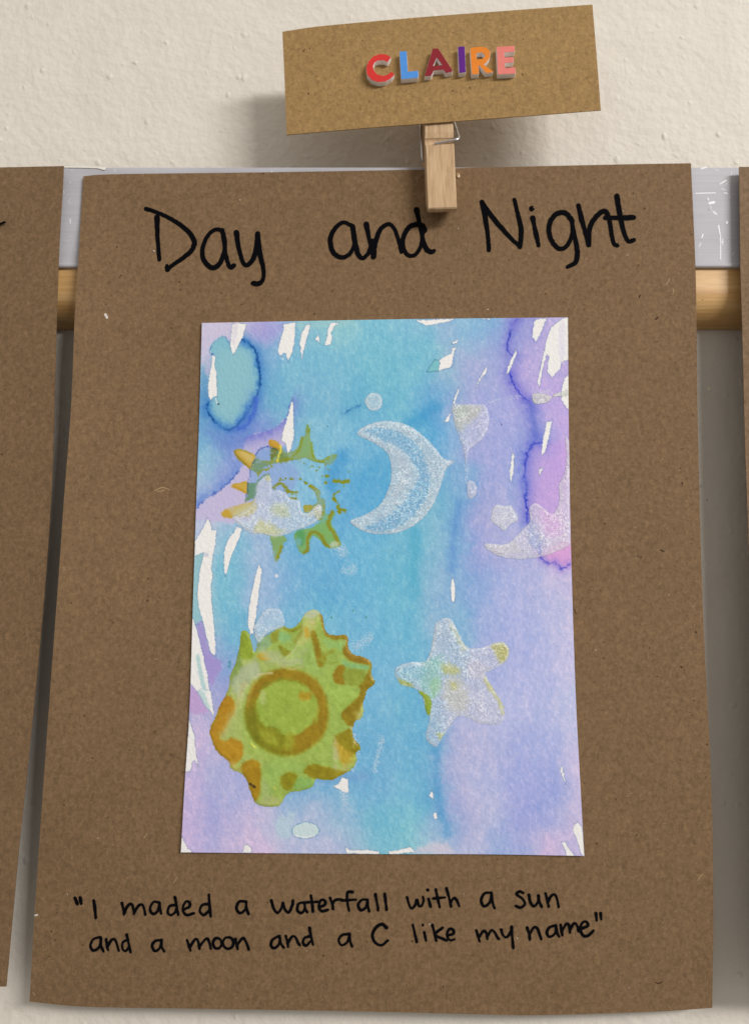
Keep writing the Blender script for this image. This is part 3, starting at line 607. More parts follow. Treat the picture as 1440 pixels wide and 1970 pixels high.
stroke(C, M_('P5', '340,1080 335,1120'), 4, (70, 150, 160), 1.2, 1.5, .7)
WASHC = C.copy()

# ---------------------------------------------------------------- thick paint shapes (each one a sub-part, raised off the paper)
def px_shape(*parts):
    o = []
    for tg, s in parts: o += M_(tg, s)
    return o
def sparkle(T, w_, amt, seed):
    r_ = np.random.RandomState(seed).rand(*X.shape)[w_]
    T[w_] += (amt * (r_ ** 6) + .05 * J[1][w_] - .02)[..., None]
SHAPES = []
def shape(name, polys, mat, height, painter, label=None, jag=.8, smooth=3):
    """polys: closed outlines (union); painter(T) paints the colours"""
    sd = np.full(X.shape, 1e3)
    for p in polys:
        p = cr(p, smooth, True) if smooth else p; w_ = window(p, 20)
        if w_ is None: continue
        sd[w_] = np.minimum(sd[w_], seg_d(X[w_], Y[w_], p, True) + jag * J[1][w_])
    painter(sd); SHAPES.append((name, sd, mat, height, label))
T = C            # paint on top of the wash so thin paint keeps the blue below
GOLD = (172, 146, 30); OLIVE = (136, 146, 30); GREEN = (142, 176, 70)
# small sun
def S2(q): return M_('S2', q)
ss = [S2('197,345 230,318 300,328 370,360 405,390 385,440 355,505 290,450 230,390'), S2('535,240 560,225 600,240 640,280 640,330 615,330 570,305 540,290'),
      S2('545,310 600,315 660,310 700,350 760,340 810,290 838,230 845,195 862,200 880,160 885,95 910,92 928,130 925,190 935,250 942,330 965,400 1000,425 1060,410 1110,375 1170,362 1182,390 1160,430 1110,470 1060,452 990,447 940,432 880,402 820,417 760,422 700,437 620,452 560,462 500,482 455,500 522,505 450,540 435,587 418,560 398,530 358,512 370,460 410,410 480,430 540,425 550,380'),
      S2('175,665 240,640 325,628 325,690 320,745 250,715 190,685'), S2('330,650 400,640 440,600 500,556 545,560 440,620 410,760 350,800 310,830 300,800 330,750'),
      S2('865,850 935,855 955,880 900,925 865,905'), S2('80,930 130,890 200,860 300,835 370,820 400,790 420,900 300,960 180,975 95,962'),
      S2('1060,880 1050,940 1030,1000 950,1060 850,1090 770,1130 790,1220 820,1290 868,1325 905,1290 925,1200 950,1150 1000,1170 1050,1230 1090,1265 1210,1250 1215,1200 1170,1110 1130,1020 1150,960 1170,937 1130,915 1110,950 1080,940'),
      S2('545,1150 650,1140 710,1185 670,1215 650,1290 620,1370 590,1395 575,1330 560,1230'),
      S2('905,672 940,658 985,690 1025,725 1020,780 1065,800 1070,880 1045,960 1000,1000 950,880 990,830 985,770 960,715')]
SS_C = [(206, 172, 66), (206, 160, 44), (140, 166, 84), (208, 172, 62), (92, 142, 92), (166, 156, 40), (204, 184, 96), (128, 178, 92), (134, 172, 88), (152, 146, 16)]
def psmall(sd):
    U0 = T.copy()
    for i, p in enumerate(ss): fill(T, p, SS_C[i], 1.0, 1.0, (.95, .95, .80, .95, .75, .9, .8, .86, .85, .9)[i])
    fill(T, S2('260,345 330,358 385,400 360,445 300,400'), (216, 190, 112), 3, 1.5, .9); stroke(T, S2('205,345 240,400 300,455 350,500'), 4.5, (160, 138, 22), 1.6, 1, .85)
    stroke(T, S2('205,335 240,325 300,335 360,365'), 2.5, (150, 150, 50), 1.4, 1, .7)
    stroke(T, S2('540,240 545,280 600,310 640,325'), 3.5, (196, 146, 20), 1.6, 1, .8); fill(T, S2('550,310 610,318 600,380 570,420 550,410'), (108, 118, 30), 2, 1.5, .75)
    stroke(T, S2('550,310 600,318 615,350 612,385'), 2, (62, 88, 84), 1, 1, .8); fill(T, S2('620,340 700,355 710,420 640,440'), (112, 136, 62), 4, 3, .7)
    stroke(T, S2('720,400 780,370 830,300 850,210'), 5, (136, 152, 28), 2, 2, .8); stroke(T, S2('905,100 905,160'), 5, (128, 150, 34), 2, 1.5, .8); stroke(T, S2('935,260 945,350 970,410 1010,435 1060,425 1120,400 1170,380'), 5, (142, 156, 26), 2, 2, .8)
    stroke(T, S2('480,440 540,440 620,430 700,420 760,405'), 4, (142, 152, 24), 2, 2.4, .75); stroke(T, S2('430,550 460,525 510,510 560,480'), 3.5, (150, 156, 30), 1.5, 2, .8)
    fill(T, S2('375,450 420,410 480,435 530,450 480,500 440,530 390,520'), (112, 152, 132), 4, 3, .75); fill(T, S2('860,230 900,210 925,260 930,350 870,380 820,370 850,300'), (132, 178, 118), 4, 3, .75)
    stroke(T, S2('365,500 375,460 400,415'), 2, (52, 86, 130), 1, 1.4, .8); stroke(T, S2('330,640 328,700 322,750'), 2, (60, 96, 110), 1, 1.2, .8)
    stroke(T, S2('180,672 240,690 315,735'), 4, (198, 150, 20), 1.8, 1, .7); stroke(T, S2('190,660 250,645 320,640'), 2.5, (190, 160, 40), 1.2, 1, .7)
    stroke(T, S2('640,285 648,320 640,350 622,385 615,440'), 3.2, (232, 220, 70), .9, 1.8)
    fill(T, S2('790,1120 850,1090 880,1150 860,1240 820,1230'), (80, 158, 92), 4, 2, .75); fill(T, S2('980,1060 1080,960 1110,1060 1160,1180 1090,1220 1010,1130'), (126, 182, 96), 6, 3, .6)
    stroke(T, S2('868,1310 905,1270 900,1180 930,1118 975,1112 1030,1150 1070,1220 1110,1250'), 6, (142, 138, 20), 2, 1.6, .9); stroke(T, S2('1140,920 1112,970 1100,1040 1150,1120 1200,1230'), 6.5, (144, 140, 18), 2, 1.6, .9)
    stroke(T, S2('655,1250 630,1320 595,1385'), 5, (148, 146, 18), 2, 1.4, .9); fill(T, S2('1110,1230 1150,1200 1200,1210 1190,1245 1130,1255'), (206, 214, 190), 3, 2, .75)
    fill(T, S2('80,935 110,900 150,900 180,970 100,962'), (204, 162, 40), 3, 2, .8)
    m = np.clip(.55 * sst(.15, .75, J[2] + .5 * J[0]), 0, 1) * (sd < 3); T[...] = T * (1 - m[..., None]) + U0 * m[..., None]
shape('painted_sun', ss, 'gel', .00006, psmall, 'small thin olive sun with spiky rays')
# broken dots and dashes of the small sun
for a, b, r_ in [(825, 432, 8), (870, 458, 9), (950, 480, 9), (925, 495, 6), (985, 522, 11), (1015, 490, 5), (1088, 575, 18), (1040, 575, 9), (1075, 640, 19), (1295, 535, 7), (1245, 675, 7), (745, 602, 15), (830, 605, 13), (880, 635, 15), (893, 645, 15), (690, 600, 9), (665, 612, 7), (1100, 515, 6), (758, 602, 10)]:
    stroke(T, S2('%d,%d %d,%d' % (a - r_ * .3, b - 1, a + r_ * .3, b + 1)), r_ * 1.5 / 4.96, (134, 148, 34), 1.0, 1.2, .92)
for s, wd in (('1155,622 1200,628 1290,625', 7), ('1198,725 1155,752 1152,790 1190,838', 4.5), ('1190,860 1205,920', 7), ('1205,895 1262,905', 5), ('575,685 630,645 680,672 720,722 795,738', 5.5), ('640,600 632,640', 2.5), ('735,782 800,790', 3), ('1072,470 1080,520', 2)):
    stroke(T, S2(s), wd, (140, 146, 24), 1, 2.0, .93)
WASHC = C.copy()
# big sun
def S1(q): return M_('S1', q)
BS = S1('285,235 300,205 340,208 362,240 385,330 402,372 415,340 430,270 520,230 600,175 650,165 690,185 740,160 780,110 820,55 870,30 920,40 955,80 968,150 985,210 1020,235 1080,240 1130,232 1165,265 1168,340 1200,390 1270,410 1330,435 1360,480 1355,560 1382,610 1370,650 1320,690 1300,760 1285,800 1292,870 1265,925 1225,945 1200,1010 1215,1090 1260,1130 1265,1175 1230,1200 1235,1260 1200,1330 1120,1380 1040,1420 960,1425 900,1415 880,1470 830,1500 750,1515 690,1525 650,1560 625,1610 580,1640 480,1640 410,1615 380,1560 355,1490 330,1420 290,1370 210,1335 185,1270 130,1230 80,1170 45,1090 32,1020 50,960 85,900 110,820 150,750 190,660 200,570 240,480 265,380 280,300')
def pbig(sd):
    w_ = np.s_[:, :]; GO = (150, 124, 6)
    fill(T, BS, (164, 188, 82), 1.0, .8, .97)
    fill(T, S1('200,560 300,400 420,400 560,480 420,600 330,760 300,1000 340,1200 500,1300 300,1300 150,1100 120,800'), (176, 190, 112), 14, 6, .7)
    fill(T, S1('700,330 860,280 960,520 900,560 720,470'), (160, 190, 100), 10, 5, .7); fill(T, S1('560,1260 800,1290 760,1360 620,1360 520,1600 470,1500 470,1330'), (158, 192, 96), 9, 5, .7)
    m = sd < 1; k1 = (sst(-3.6, -.6, sd) * m * .5)[w_]; mixc(T, w_, k1, (140, 146, 30))
    fill(T, S1('285,235 340,212 382,330 402,400 340,440 280,420 275,330'), (142, 162, 40), 3, 2, .9); fill(T, S1('250,440 275,360 300,500 220,640 200,620'), (122, 152, 72), 4, 2, .7)
    for q, c_, so in (('150,745 200,735 245,800 232,885 180,965 140,1040 80,1110 38,1060 36,1000 90,900 112,820', (184, 132, 14), 3.5), ('100,1080 160,1100 220,1075 290,1108 312,1180 292,1250 220,1305 185,1272 130,1230 80,1170 50,1100', (186, 136, 18), 3.5), ('285,1312 340,1262 410,1258 450,1310 450,1500 430,1560 400,1592 372,1530 340,1430 300,1370', (174, 132, 8), 3),
                      ('620,1390 690,1352 752,1388 722,1470 655,1505 615,1455', (148, 140, 14), 3), ('825,1310 900,1292 1000,1318 1160,1350 1100,1390 1040,1422 920,1412 860,1402 808,1358', (150, 134, 10), 3), ('1055,1065 1150,1010 1202,1010 1218,1090 1262,1140 1232,1205 1190,1230 1120,1285 1080,1200 1045,1120', (152, 136, 14), 2.5),
                      ('1340,520 1385,610 1370,655 1320,690 1300,765 1262,850 1232,930 1200,992 1150,962 1100,882 1180,798 1240,738 1262,690 1250,640 1300,580', (148, 124, 8), 2.2), ('1082,488 1140,488 1130,560 1138,640 1060,632 1038,570', (154, 122, 8), 2.2), ('1130,520 1290,520 1275,640 1150,645', (150, 164, 58), 4),
                      ('600,325 640,345 692,380 662,415 620,392', (146, 150, 34), 3), ('540,225 600,200 610,260 560,300 520,290', (150, 156, 44), 4), ('430,395 500,385 525,430 500,450 440,440', (200, 166, 44), 3)):
        fill(T, M_('S1', q), c_, so, 1.8, .93)
    for q, wd, c_ in (('950,80 968,160 990,225 1050,258 1110,250 1152,268', 10, GO), ('1150,280 1142,350 1172,408 1240,436 1335,460', 14, (150, 114, 4)), ('875,225 905,320 922,410 938,475', 12, (150, 126, 10)), ('938,480 970,445 955,400', 8, (154, 142, 26)),
                      ('640,178 700,205 785,168', 6.5, (142, 148, 28)), ('735,295 775,230 800,180', 6, (160, 160, 60)), ('930,440 1010,470 1080,460', 4, (146, 164, 60)), ('960,400 1010,385 1060,350', 8, (150, 160, 52)), ('1345,470 1352,560 1375,610', 8, (152, 142, 30))):
        stroke(T, S1(q), wd, c_, 2.6, 1.1, .92)
    fill(T, S1('965,275 1080,290 1145,280 1112,370 1050,345 1000,350'), (152, 194, 108), 4, 2, .85); fill(T, S1('1105,435 1190,470 1330,488 1300,525 1140,495'), (142, 194, 126), 3, 2, .85)
    fill(T, S1('610,215 690,250 680,292 620,302 600,270'), (140, 192, 122), 4, 3, .85); fill(T, S1('430,270 520,240 530,320 450,370 410,340'), (136, 176, 140), 5, 3, .75); fill(T, S1('760,1400 880,1420 860,1480 760,1500 720,1480'), (136, 184, 96), 5, 3, .8)
    fill(T, S1('1000,640 1240,700 1180,790 1090,870 1030,760'), (168, 198, 88), 6, 3, .8)
    for q, wd in (('60,960 110,930 190,880', 3), ('70,1040 120,1020', 3), ('200,1150 260,1170', 4), ('330,1330 380,1300', 3)): stroke(T, S1(q), wd, (200, 156, 46), 4, 3, .5, 0)
    # broad soft ring and the pad inside it
    nz = .05 * J[2] + .03 * J[0]
    d = np.sqrt(((X - 551.3) / 80.8) ** 2 + ((Y - 1370.2) / 84.8) ** 2) + .5 * nz; ang = np.arctan2(Y - 1370, X - 551)
    ring_c = np.array([156, 126, 8]) / 255. * (1 + 0 * X[..., None]); lowl = sst(.2, 1, np.cos(ang - 2.45)); ring_c = ring_c * (1 - .75 * lowl[..., None]) + np.array([116, 126, 8]) / 255. * .75 * lowl[..., None]
    a_ = (.95 * sst(1.06, .93, d))[..., None]; T[...] = T * (1 - a_) + ring_c * a_
    d = np.sqrt(((X - 551.3) / 59.5) ** 2 + ((Y - 1361.4) / 53.8) ** 2) + nz; a_ = .97 * sst(1.05, .93, d); mixc(T, w_, a_, (160, 184, 72))
    stroke(T, S1('440,700 500,640 600,605 700,605 800,650'), 4, (134, 138, 24), 3, 3, .7); stroke(T, S1('412,820 430,920 470,980'), 5, (136, 140, 20), 3, 3, .7)
    fill(T, S1('420,955 500,985 580,1010 650,1090 640,1170 520,1150 440,1060'), (142, 142, 22), 4, 3, .85, jk=0); fill(T, S1('460,1010 560,1050 600,1140 520,1120 450,1060'), (164, 172, 50), 4, 3, .8, jk=0)
    for q in ('470,1010 500,1080', '520,1010 545,1100', '570,1040 590,1130'): stroke(T, S1(q), 2.5, (136, 136, 20), 3, 2, .5)
    fill(T, S1('650,1050 725,1055 700,1170 655,1160'), (160, 166, 44), 3.5, 3, .8); fill(T, S1('900,760 925,850 905,960 880,880'), (162, 184, 70), 3, 2, .7)
    stroke(T, S1('795,735 830,735'), 16, (182, 152, 32), 3, 2, .9); fill(T, S1('440,720 480,690 490,800 450,790'), (186, 200, 124), 3, 2, .7)
    stroke(T, S1('400,620 370,700 345,820'), 6, (186, 154, 60), 4, 3, .7, 0); stroke(T, S1('900,600 960,720 960,900'), 3, (178, 148, 40), 3, 3, .6, 0)
    # milky smears of silver paint
    for q, c_, al in (('250,560 330,480 420,465 440,560 380,620 330,700 290,780 230,700 210,630', (184, 194, 172), .8), ('430,350 560,368 640,425 720,420 790,440 760,482 600,492 500,445', (188, 196, 154), .8), ('690,400 780,350 830,330 800,400 720,440', (182, 200, 130), .7), ('790,140 880,105 930,95 885,200 830,290 770,330 745,320 790,230', (206, 206, 124), .85),
                      ('795,70 860,28 935,48 905,92 830,98 785,115', (206, 211, 196), .85), ('420,1610 480,1560 600,1560 625,1600 580,1640 480,1640', (186, 190, 124), .85), ('330,640 300,760 250,880 200,1000 150,1100 110,1050 190,900 260,740 300,640', (206, 192, 122), .6), ('190,1280 260,1290 300,1370 215,1335', (206, 186, 110), .7),
                      ('1060,1105 1110,1135 1165,1190 1205,1240 1155,1320 1095,1280 1070,1190', (214, 180, 66), .85), ('1040,1085 1062,1090 1075,1200 1080,1310 1055,1290 1045,1180', (206, 208, 160), .8), ('1060,1310 1150,1310 1200,1290 1160,1350 1080,1345', (196, 196, 130), .7), ('1220,880 1262,850 1285,810 1292,870 1265,925 1232,930', (198, 190, 120), .85), ('450,1540 470,1400 520,1500 500,1600', (176, 190, 128), .7)):
        fill(T, M_('S1', q), c_, 6, 6, al * .82, jk=0)
    for q, wd, c_ in (('400,590 450,560 540,548', 2.2, (214, 208, 160)), ('345,650 300,740 290,830', 4, (204, 212, 132)), ('820,190 830,240', 8, (214, 176, 54)), ('850,130 900,130 925,110', 3.5, (212, 210, 140)), ('760,300 720,370 640,450', 3, (202, 208, 140)), ('600,480 700,520 790,500', 2.2, (196, 190, 120)), ('1190,990 1215,1060 1205,1150', 2, (206, 206, 190)), ('1110,1150 1105,1220 1150,1260', 3, (222, 194, 70))):
        stroke(T, S1(q), wd, c_, 2.4, 2.6, .8, 0)
    fill(T, S1('355,215 408,225 410,330 405,345 392,340 372,260'), (228, 200, 62), 1, 1, .95)
    stroke(T, S1('375,1115 390,1140 415,1155'), 3.4, (226, 224, 90), 1, 1.6, .95); stroke(T, S1('560,1475 572,1495'), 2, (226, 222, 90), .8, .6, .8)
    stroke(T, S1('368,1455 400,1478'), 5, (64, 52, 12), 1.2, 1, .92); stroke(T, S1('525,1533'), 1.8, (30, 30, 10), .6, .2); stroke(T, S1('335,606'), 1.4, (40, 60, 40), .6, .2)
    mt = .042 * J[0] * np.array(1.) + .030 * fbm(X * 2.2, Y * .9, 12, 3, 3, .6) + .03 * fbm(X, Y, 22, 5, 3); T[...] += (m * mt)[..., None] * np.array([1, 1, .8])
shape('painted_sun', [BS], 'gel', .00030, pbig, 'large thick lime green and gold sun with a ringed centre')
# silver paints
def silver(polys, base, alpha, seed, rim=(150, 160, 172), tints=(), sp=1.0, ridge=.5):
    def f(sd):
        m = sd < .8; cl = np.clip(.75 + .9 * J[2] + .5 * J[0], .25, 1.5)
        for p in polys: fill(T, p, base, 1.4, .8, alpha)
        for t in tints: fill(T, *t)
        g = np.random.RandomState(seed).rand(*X.shape)
        T[...] += (m * cl * sp * (.34 * g ** 6 + .12 * np.clip(J[1] - .25, 0, 1) + .04 * J[1] - .02))[..., None]
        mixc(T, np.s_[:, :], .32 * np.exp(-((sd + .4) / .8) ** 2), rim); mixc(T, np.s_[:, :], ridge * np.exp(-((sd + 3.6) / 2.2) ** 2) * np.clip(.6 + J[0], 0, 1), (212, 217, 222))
    return f
MO = M_('X', '686,835 700,820 730,810 760,810 790,820 815,838 838,862 855,882 876,888 860,899 851,925 843,950 828,980 805,1005 780,1020 750,1028 715,1027 690,1018 673,1005 680,997 700,990 725,975 742,950 751,920 750,890 742,870 725,856 705,846')
MB = M_('X', '700,828 730,824 760,829 790,845 808,865 819,895 827,925 821,955 801,985 776,1008 745,1021 715,1021 702,1014 730,1002 755,985 777,963 798,932 804,914 790,885 765,862 740,850 715,838')
shape('painted_moon', [MO], 'pearl', .00016, silver([MO], (182, 197, 211), .78, 21, tints=[(MB, (116, 172, 210), 3, 3, .82), (M_('X', '745,850 765,862 785,882 792,910 775,945 745,972 760,940 765,900'), (180, 196, 212), 5, 4, .6)], ridge=.25), 'large silver crescent moon')
sm = S2('405,750 420,650 470,590 520,560 550,580 565,650 570,710 620,700 660,715 700,740 730,780 790,800 828,798 840,860 862,922 920,920 970,870 1020,840 1040,880 1030,960 980,1020 900,1060 800,1090 720,1130 640,1150 560,1150 480,1130 400,1130 350,1120 250,1050 200,1000 185,965 260,930 330,880 380,830')
shape('painted_moon', [sm], 'pearl', .00016, silver([sm], (188, 198, 220), .64, 22, tints=[(S2('405,750 430,640 500,600 540,640 545,800 500,900 430,850'), (186, 196, 222), 5, 3, .6), (S2('400,1090 440,990 520,1030 610,1100 560,1145 430,1125'), (206, 208, 158), 5, 4, .8), (S2('570,850 690,850 730,940 640,970 570,930'), (194, 204, 168), 7, 4, .75),
    (S2('200,930 300,860 400,850 380,930 260,960'), (206, 204, 158), 5, 3, .75), (S2('500,560 545,570 550,620 500,610'), (188, 194, 120), 3, 2, .7), (S2('540,1010 600,1080 700,1090 640,1140 560,1140'), (200, 206, 160), 6, 4, .6), (S2('880,910 940,905 1000,860 1010,900 940,960 880,950'), (200, 204, 190), 4, 3, .6), (S2('860,850 940,860 930,890 880,915'), (176, 168, 60), 3, 2, .8), (S2('665,885 678,925'), (60, 90, 60), 1, .6, .8, 0)]), 'small silver crescent smeared over the small sun')
st = px_shape(('P6', '430,780 480,765 520,790 560,870 600,950 640,982 720,980 800,950 870,940 916,980 916,1050 870,1100 800,1142 752,1162 762,1192 820,1290 868,1370'),
              ('P8', '862,110 868,180 830,228 760,232 680,220 600,180 545,175 510,212 470,270 430,330 400,385 350,372 315,320 320,280 342,200 330,150 300,70'), ('P6', '290,1300 230,1268 160,1250 120,1210 105,1150 130,1110 220,1080 310,1080 345,1040 370,960 380,870 400,800'))
S3 = lambda q: M_('S3', q)
shape('painted_star', [st], 'pearl', .00018, silver([st], (186, 190, 208), .55, 23, tints=[(S3('1130,400 1230,360 1320,420 1315,530 1240,590 1180,500'), (182, 180, 102), 5, 3, .85), (S3('130,750 220,770 300,820 260,855 170,820'), (166, 182, 78), 4, 2, .85),
    (S3('590,600 700,600 790,660 740,710 620,690'), (188, 190, 112), 6, 4, .8), (S3('430,560 600,520 600,700 560,900 480,960 400,880 360,760'), (140, 196, 186), 9, 5, .7), (S3('480,780 580,740 590,880 500,960'), (150, 200, 160), 6, 4, .7), (S3('680,160 740,200 800,330 880,430 820,450 760,330 700,220'), (186, 198, 172), 4, 3, .8),
    (S3('1040,720 1100,740 1140,830 1240,960 1270,1120 1240,1120 1180,960 1080,840'), (192, 192, 128), 4, 3, .8), (S3('640,760 780,740 880,880 860,1080 720,1100 620,960'), (194, 196, 188), 10, 6, .75), (S3('700,780 760,790 780,860 720,860'), (188, 188, 110), 5, 3, .6), (S3('550,1330 620,1330 640,1380 590,1400'), (170, 188, 110), 3, 2, .8), (S3('130,650 300,620 430,640 400,740 250,760 150,740'), (132, 188, 208), 6, 4, .6), (S3('900,560 1050,580 1100,680 1000,760 880,680'), (196, 192, 208), 8, 5, .6)], sp=1.0), 'silver five armed star')
gs = M_('P8', '300,5 345,40 358,90 345,160 325,158 310,110 308,60 262,0')
shape('paint_drip', [gs], 'gel', .00022, lambda sd: fill(T, gs, (146, 172, 46), 1, .8, .95), 'green drip at the lower edge of the star')
dot = [(719 + 17.5 * math.cos(t), 773 + 18.5 * math.sin(t)) for t in np.linspace(0, 2 * math.pi, 14)[:-1]]
shape('paint_dot', [dot], 'pearl', .00014, silver([dot], (176, 202, 218), .8, 24), 'round silver dot above the large moon')
dr = M_('P4', '525,680 600,672 700,668 770,680 802,760 790,850 750,930 690,980 650,1020 632,1135 615,1060 600,980 570,900 540,800')
shape('paint_drip', [dr], 'pearl', .00016, silver([dr], (190, 190, 210), .42, 25, ridge=.1, tints=[(M_('P4', '530,690 700,680 740,730 640,820 560,850'), (186, 190, 176), 9, 5, .7), (M_('P4', '570,700 640,690 610,770 560,760'), (168, 186, 178), 5, 3, .6)]), 'silver drip below the upper white strokes')
d3 = M_('P4', '637,1238 680,1230 712,1280 700,1335 662,1368 635,1330')
shape('paint_drip', [d3], 'pearl', .00012, silver([d3], (188, 186, 212), .6, 26), 'small silver drop')
pg = M_('X', '944,1003 945,985 954,970 968,973 983,972 990,985 997,1000 983,1008 970,1022 957,1012')
shape('paint_drip', [pg], 'pearl', .00014, silver([pg], (198, 200, 216), .75, 27), 'silver blot with five corners')
m2 = px_shape(('P4', '1345,905 1375,930 1390,1050'), ('P6', '1350,0 1352,240 1290,285 1180,330 1050,352 930,352 830,326 760,286 737,246 780,238 850,246 920,232 1000,150 1055,100'), ('P4', '1092,1500 1085,1430 1130,1390 1190,1420 1250,1470 1290,1430 1308,1350 1300,1265 1340,1180 1356,1080 1350,980'))
shape('painted_moon', [m2], 'pearl', .00018, silver([m2], (202, 196, 212), .55, 28, tints=[(M_('P6', '740,245 850,250 960,230 1000,300 850,320'), (200, 198, 206), 6, 3, .7), (M_('P6', '1070,80 1100,150 1150,240 1130,300 1050,220'), (140, 160, 212), 6, 4, .5), (M_('P6', '1150,0 1250,40 1300,160 1200,200 1150,120'), (212, 172, 224), 8, 4, .7)]), 'silver crescent at the right edge')
b4 = M_('P4', '1105,605 1150,590 1210,595 1255,620 1235,655 1180,672 1120,668'); b5 = M_('P4', '1262,600 1320,580 1372,565 1372,610 1310,618 1260,625')
shape('paint_drip', [b4, b5], 'pearl', .00012, silver([b4, b5], (190, 192, 178), .7, 29), 'grey smear by the right edge')
sv = M_('P5', '510,830 590,712 640,700 700,710 732,775 724,832 660,855 600,890 560,935 535,945 515,880')
shape('paint_drip', [sv], 'pearl', .00014, silver([sv], (180, 202, 228), .7, 30), 'silver smear at the top of the large sun')
FINC = C.copy()
# loose glitter left between the shapes
def glitter(T, s, wd, seed, tg='P5', dens=.5):
    p = cr(M_(tg, s), 4); w_ = window(p, wd + 4); d = seg_d(X[w_], Y[w_], p, False); r_ = np.random.RandomState(seed).rand(*X.shape)[w_]
    mixc(T, w_, (r_ > 1 - dens * np.exp(-(d / wd) ** 2)) * .75, (214, 224, 234))
for q in (('1090,265 1150,290 1130,320', 8, 1), ('1165,430 1215,435', 9, 2), ('1240,970 1290,940 1330,910', 8, 3)): glitter(WASHC, q[0], q[1], q[2])
glitter(WASHC, '1425,320 1400,420 1370,540', 5, 4, 'P7'); glitter(WASHC, '1230,300 1250,430 1220,540', 4, 5, 'P7', .4); glitter(WASHC, '780,658 830,655 860,640', 2.5, 6, 'P4'); glitter(WASHC, '950,630 1020,615', 3, 7, 'P4', .4)
glitter(WASHC, '1120,590 1240,575', 4, 8, 'P4', .3); glitter(WASHC, '630,1120 635,1240', 4, 9, 'P4', .3); glitter(WASHC, '1155,705 1165,760', 6, 10, 'P7', .35)

def fin(T): return lin(np.clip(T, .01, .97)).astype(np.float32)
yb = sheet_y(X, Y) - .00055
cock = .00010 * fbm(X, Y, 240, 2, 2)
_u = (X - 735) / 385; _v = (Y - 1130) / 515
A = atv(X, Y, yb - cock - .0009 * np.clip(np.abs(_u) * np.abs(_v) - .45, 0, 1) ** 1.3 - .00035 * (1 + np.sin(5 * _v + 1)) * np.clip(np.abs(_u) - .7, 0, 1) * 2)
painting_cols = fin(WASHC)
painting = fastgrid('painting', A, np.ones((NY, NX), bool), M['watercolour'], poster, painting_cols)
painting['label'] = 'blue, turquoise and lilac watercolour with white masked strokes'
# cut edge of the thick paper
ring = [(0, j) for j in range(0, NX + 1, 10)] + [(i, NX) for i in range(10, NY + 1, 10)] + [(NY, j) for j in range(NX - 10, -1, -10)] + [(i, 0) for i in range(NY - 10, 0, -10)]
V = []; f = []
for (i, j) in ring:
    a = A[i, j]; V += [tuple(a), (a[0], a[1] + .0005, a[2])]
n = len(ring)
for i in range(n): f.append((2 * i, 2 * i + 1, 2 * ((i + 1) % n) + 1, 2 * ((i + 1) % n)))
build('paper_edge', V, f, M['scrap'], painting)
fc = fin(FINC)
for i, (name, sd, mat, height, label) in enumerate(SHAPES):
    m = sd < 0; cell = m[:-1, :-1] & m[1:, :-1] & m[:-1, 1:] & m[1:, 1:]
    if not cell.any(): continue
    hh = .00003 + i * 4e-6 + height * (sst(0, -7, sd) * (.75 + .35 * J[2]) + .22 * J[0] * sst(0, -6, sd))
    Vv = A.copy(); Vv[..., 1] -= hh
    o = fastgrid(name, Vv, cell, M[mat], painting, fc); o['label'] = label
# ---------------------------------------------------------------- clothespin
Y_PIN = -22.0 * MM
def pp(px, py, y=Y_PIN): return at(px, py, y)
tip_l, tip_r = pp(823, 402), pp(878.2, 400); nt_l, nt_r = pp(816.8, 266), pp(872.6, 265)
axis = ((tip_l + tip_r) - (nt_l + nt_r)) / 2; Lw = np.linalg.norm(axis); down = axis / Lw
side = np.array([-down[2], 0, down[0]]); side = side if side[0] > 0 else -side
halfw = .5 * (abs(np.dot(tip_r - tip_l, side)) + abs(np.dot(nt_r - nt_l, side))) / 2
c0 = (tip_l + tip_r) / 2
pin = empty('clothespin', tuple(c0), 'small wooden clothespin with steel spring clipping the middle brown sheet to the rail', 'clothespin')
def leg_profile(back=False):
    """(t, s): t = depth behind the outer face, s = height above the tip"""
    p = [(0.0, 0.0004), (0.0, Lw - .0024)]
    for i in range(1, 8):                      # round notch for the spring
        a = math.pi * i / 8; p.append((.0011 * math.sin(a), Lw - .0009 - .0013 * math.cos(a)))
    H = Lw + .0335
    p += [(0.0, Lw + .0022), (.0, H - .0006), (.0006, H), (.0026, H), (.0078, Lw + .006), (.0066, Lw + .0012), (.0078, Lw - .003), (.0078, .0065), (.0024, .0), (.0004, 0.0)]
    return p
def leg(name, yo, sgn, parent):
    pr = leg_profile(); n = len(pr); V = []; f = []
    cham = .00025
    xs = [(-halfw, cham), (-halfw + cham, 0), (halfw - cham, 0), (halfw, cham)]
    for xo, ins in xs:
        for i, (t, s) in enumerate(pr):
            tt = t; ss_ = s
            if ins:                            # small chamfer along the outer faces
                if t < .0002: tt = cham
                if s < .0005: ss_ = s + cham * .6
            q = c0 + side * xo - down * ss_; V.append((q[0], yo + sgn * tt, q[2]))
    for k_ in range(3):
        for i in range(n):
            a, b = k_ * n + i, k_ * n + (i + 1) % n; f.append((a, b, b + n, a + n) if sgn > 0 else (a, a + n, b + n, b))
    f += [tuple(range(n)) if sgn < 0 else tuple(range(n - 1, -1, -1)), tuple(range(3 * n, 4 * n)) if sgn > 0 else tuple(range(4 * n - 1, 3 * n - 1, -1))]
    o = build(name, V, f, M['pin_wood'], parent)
    bm = bmesh.new(); bm.from_mesh(o.data); bmesh.ops.triangulate(bm, faces=[q for q in bm.faces if len(q.verts) > 4]); bmesh.ops.recalc_face_normals(bm, faces=bm.faces); bm.to_mesh(o.data); bm.free()
    return o
leg('leg', Y_PIN, 1, pin)
leg('leg', Y_STRIP + .0012 + .0079, -1, pin)
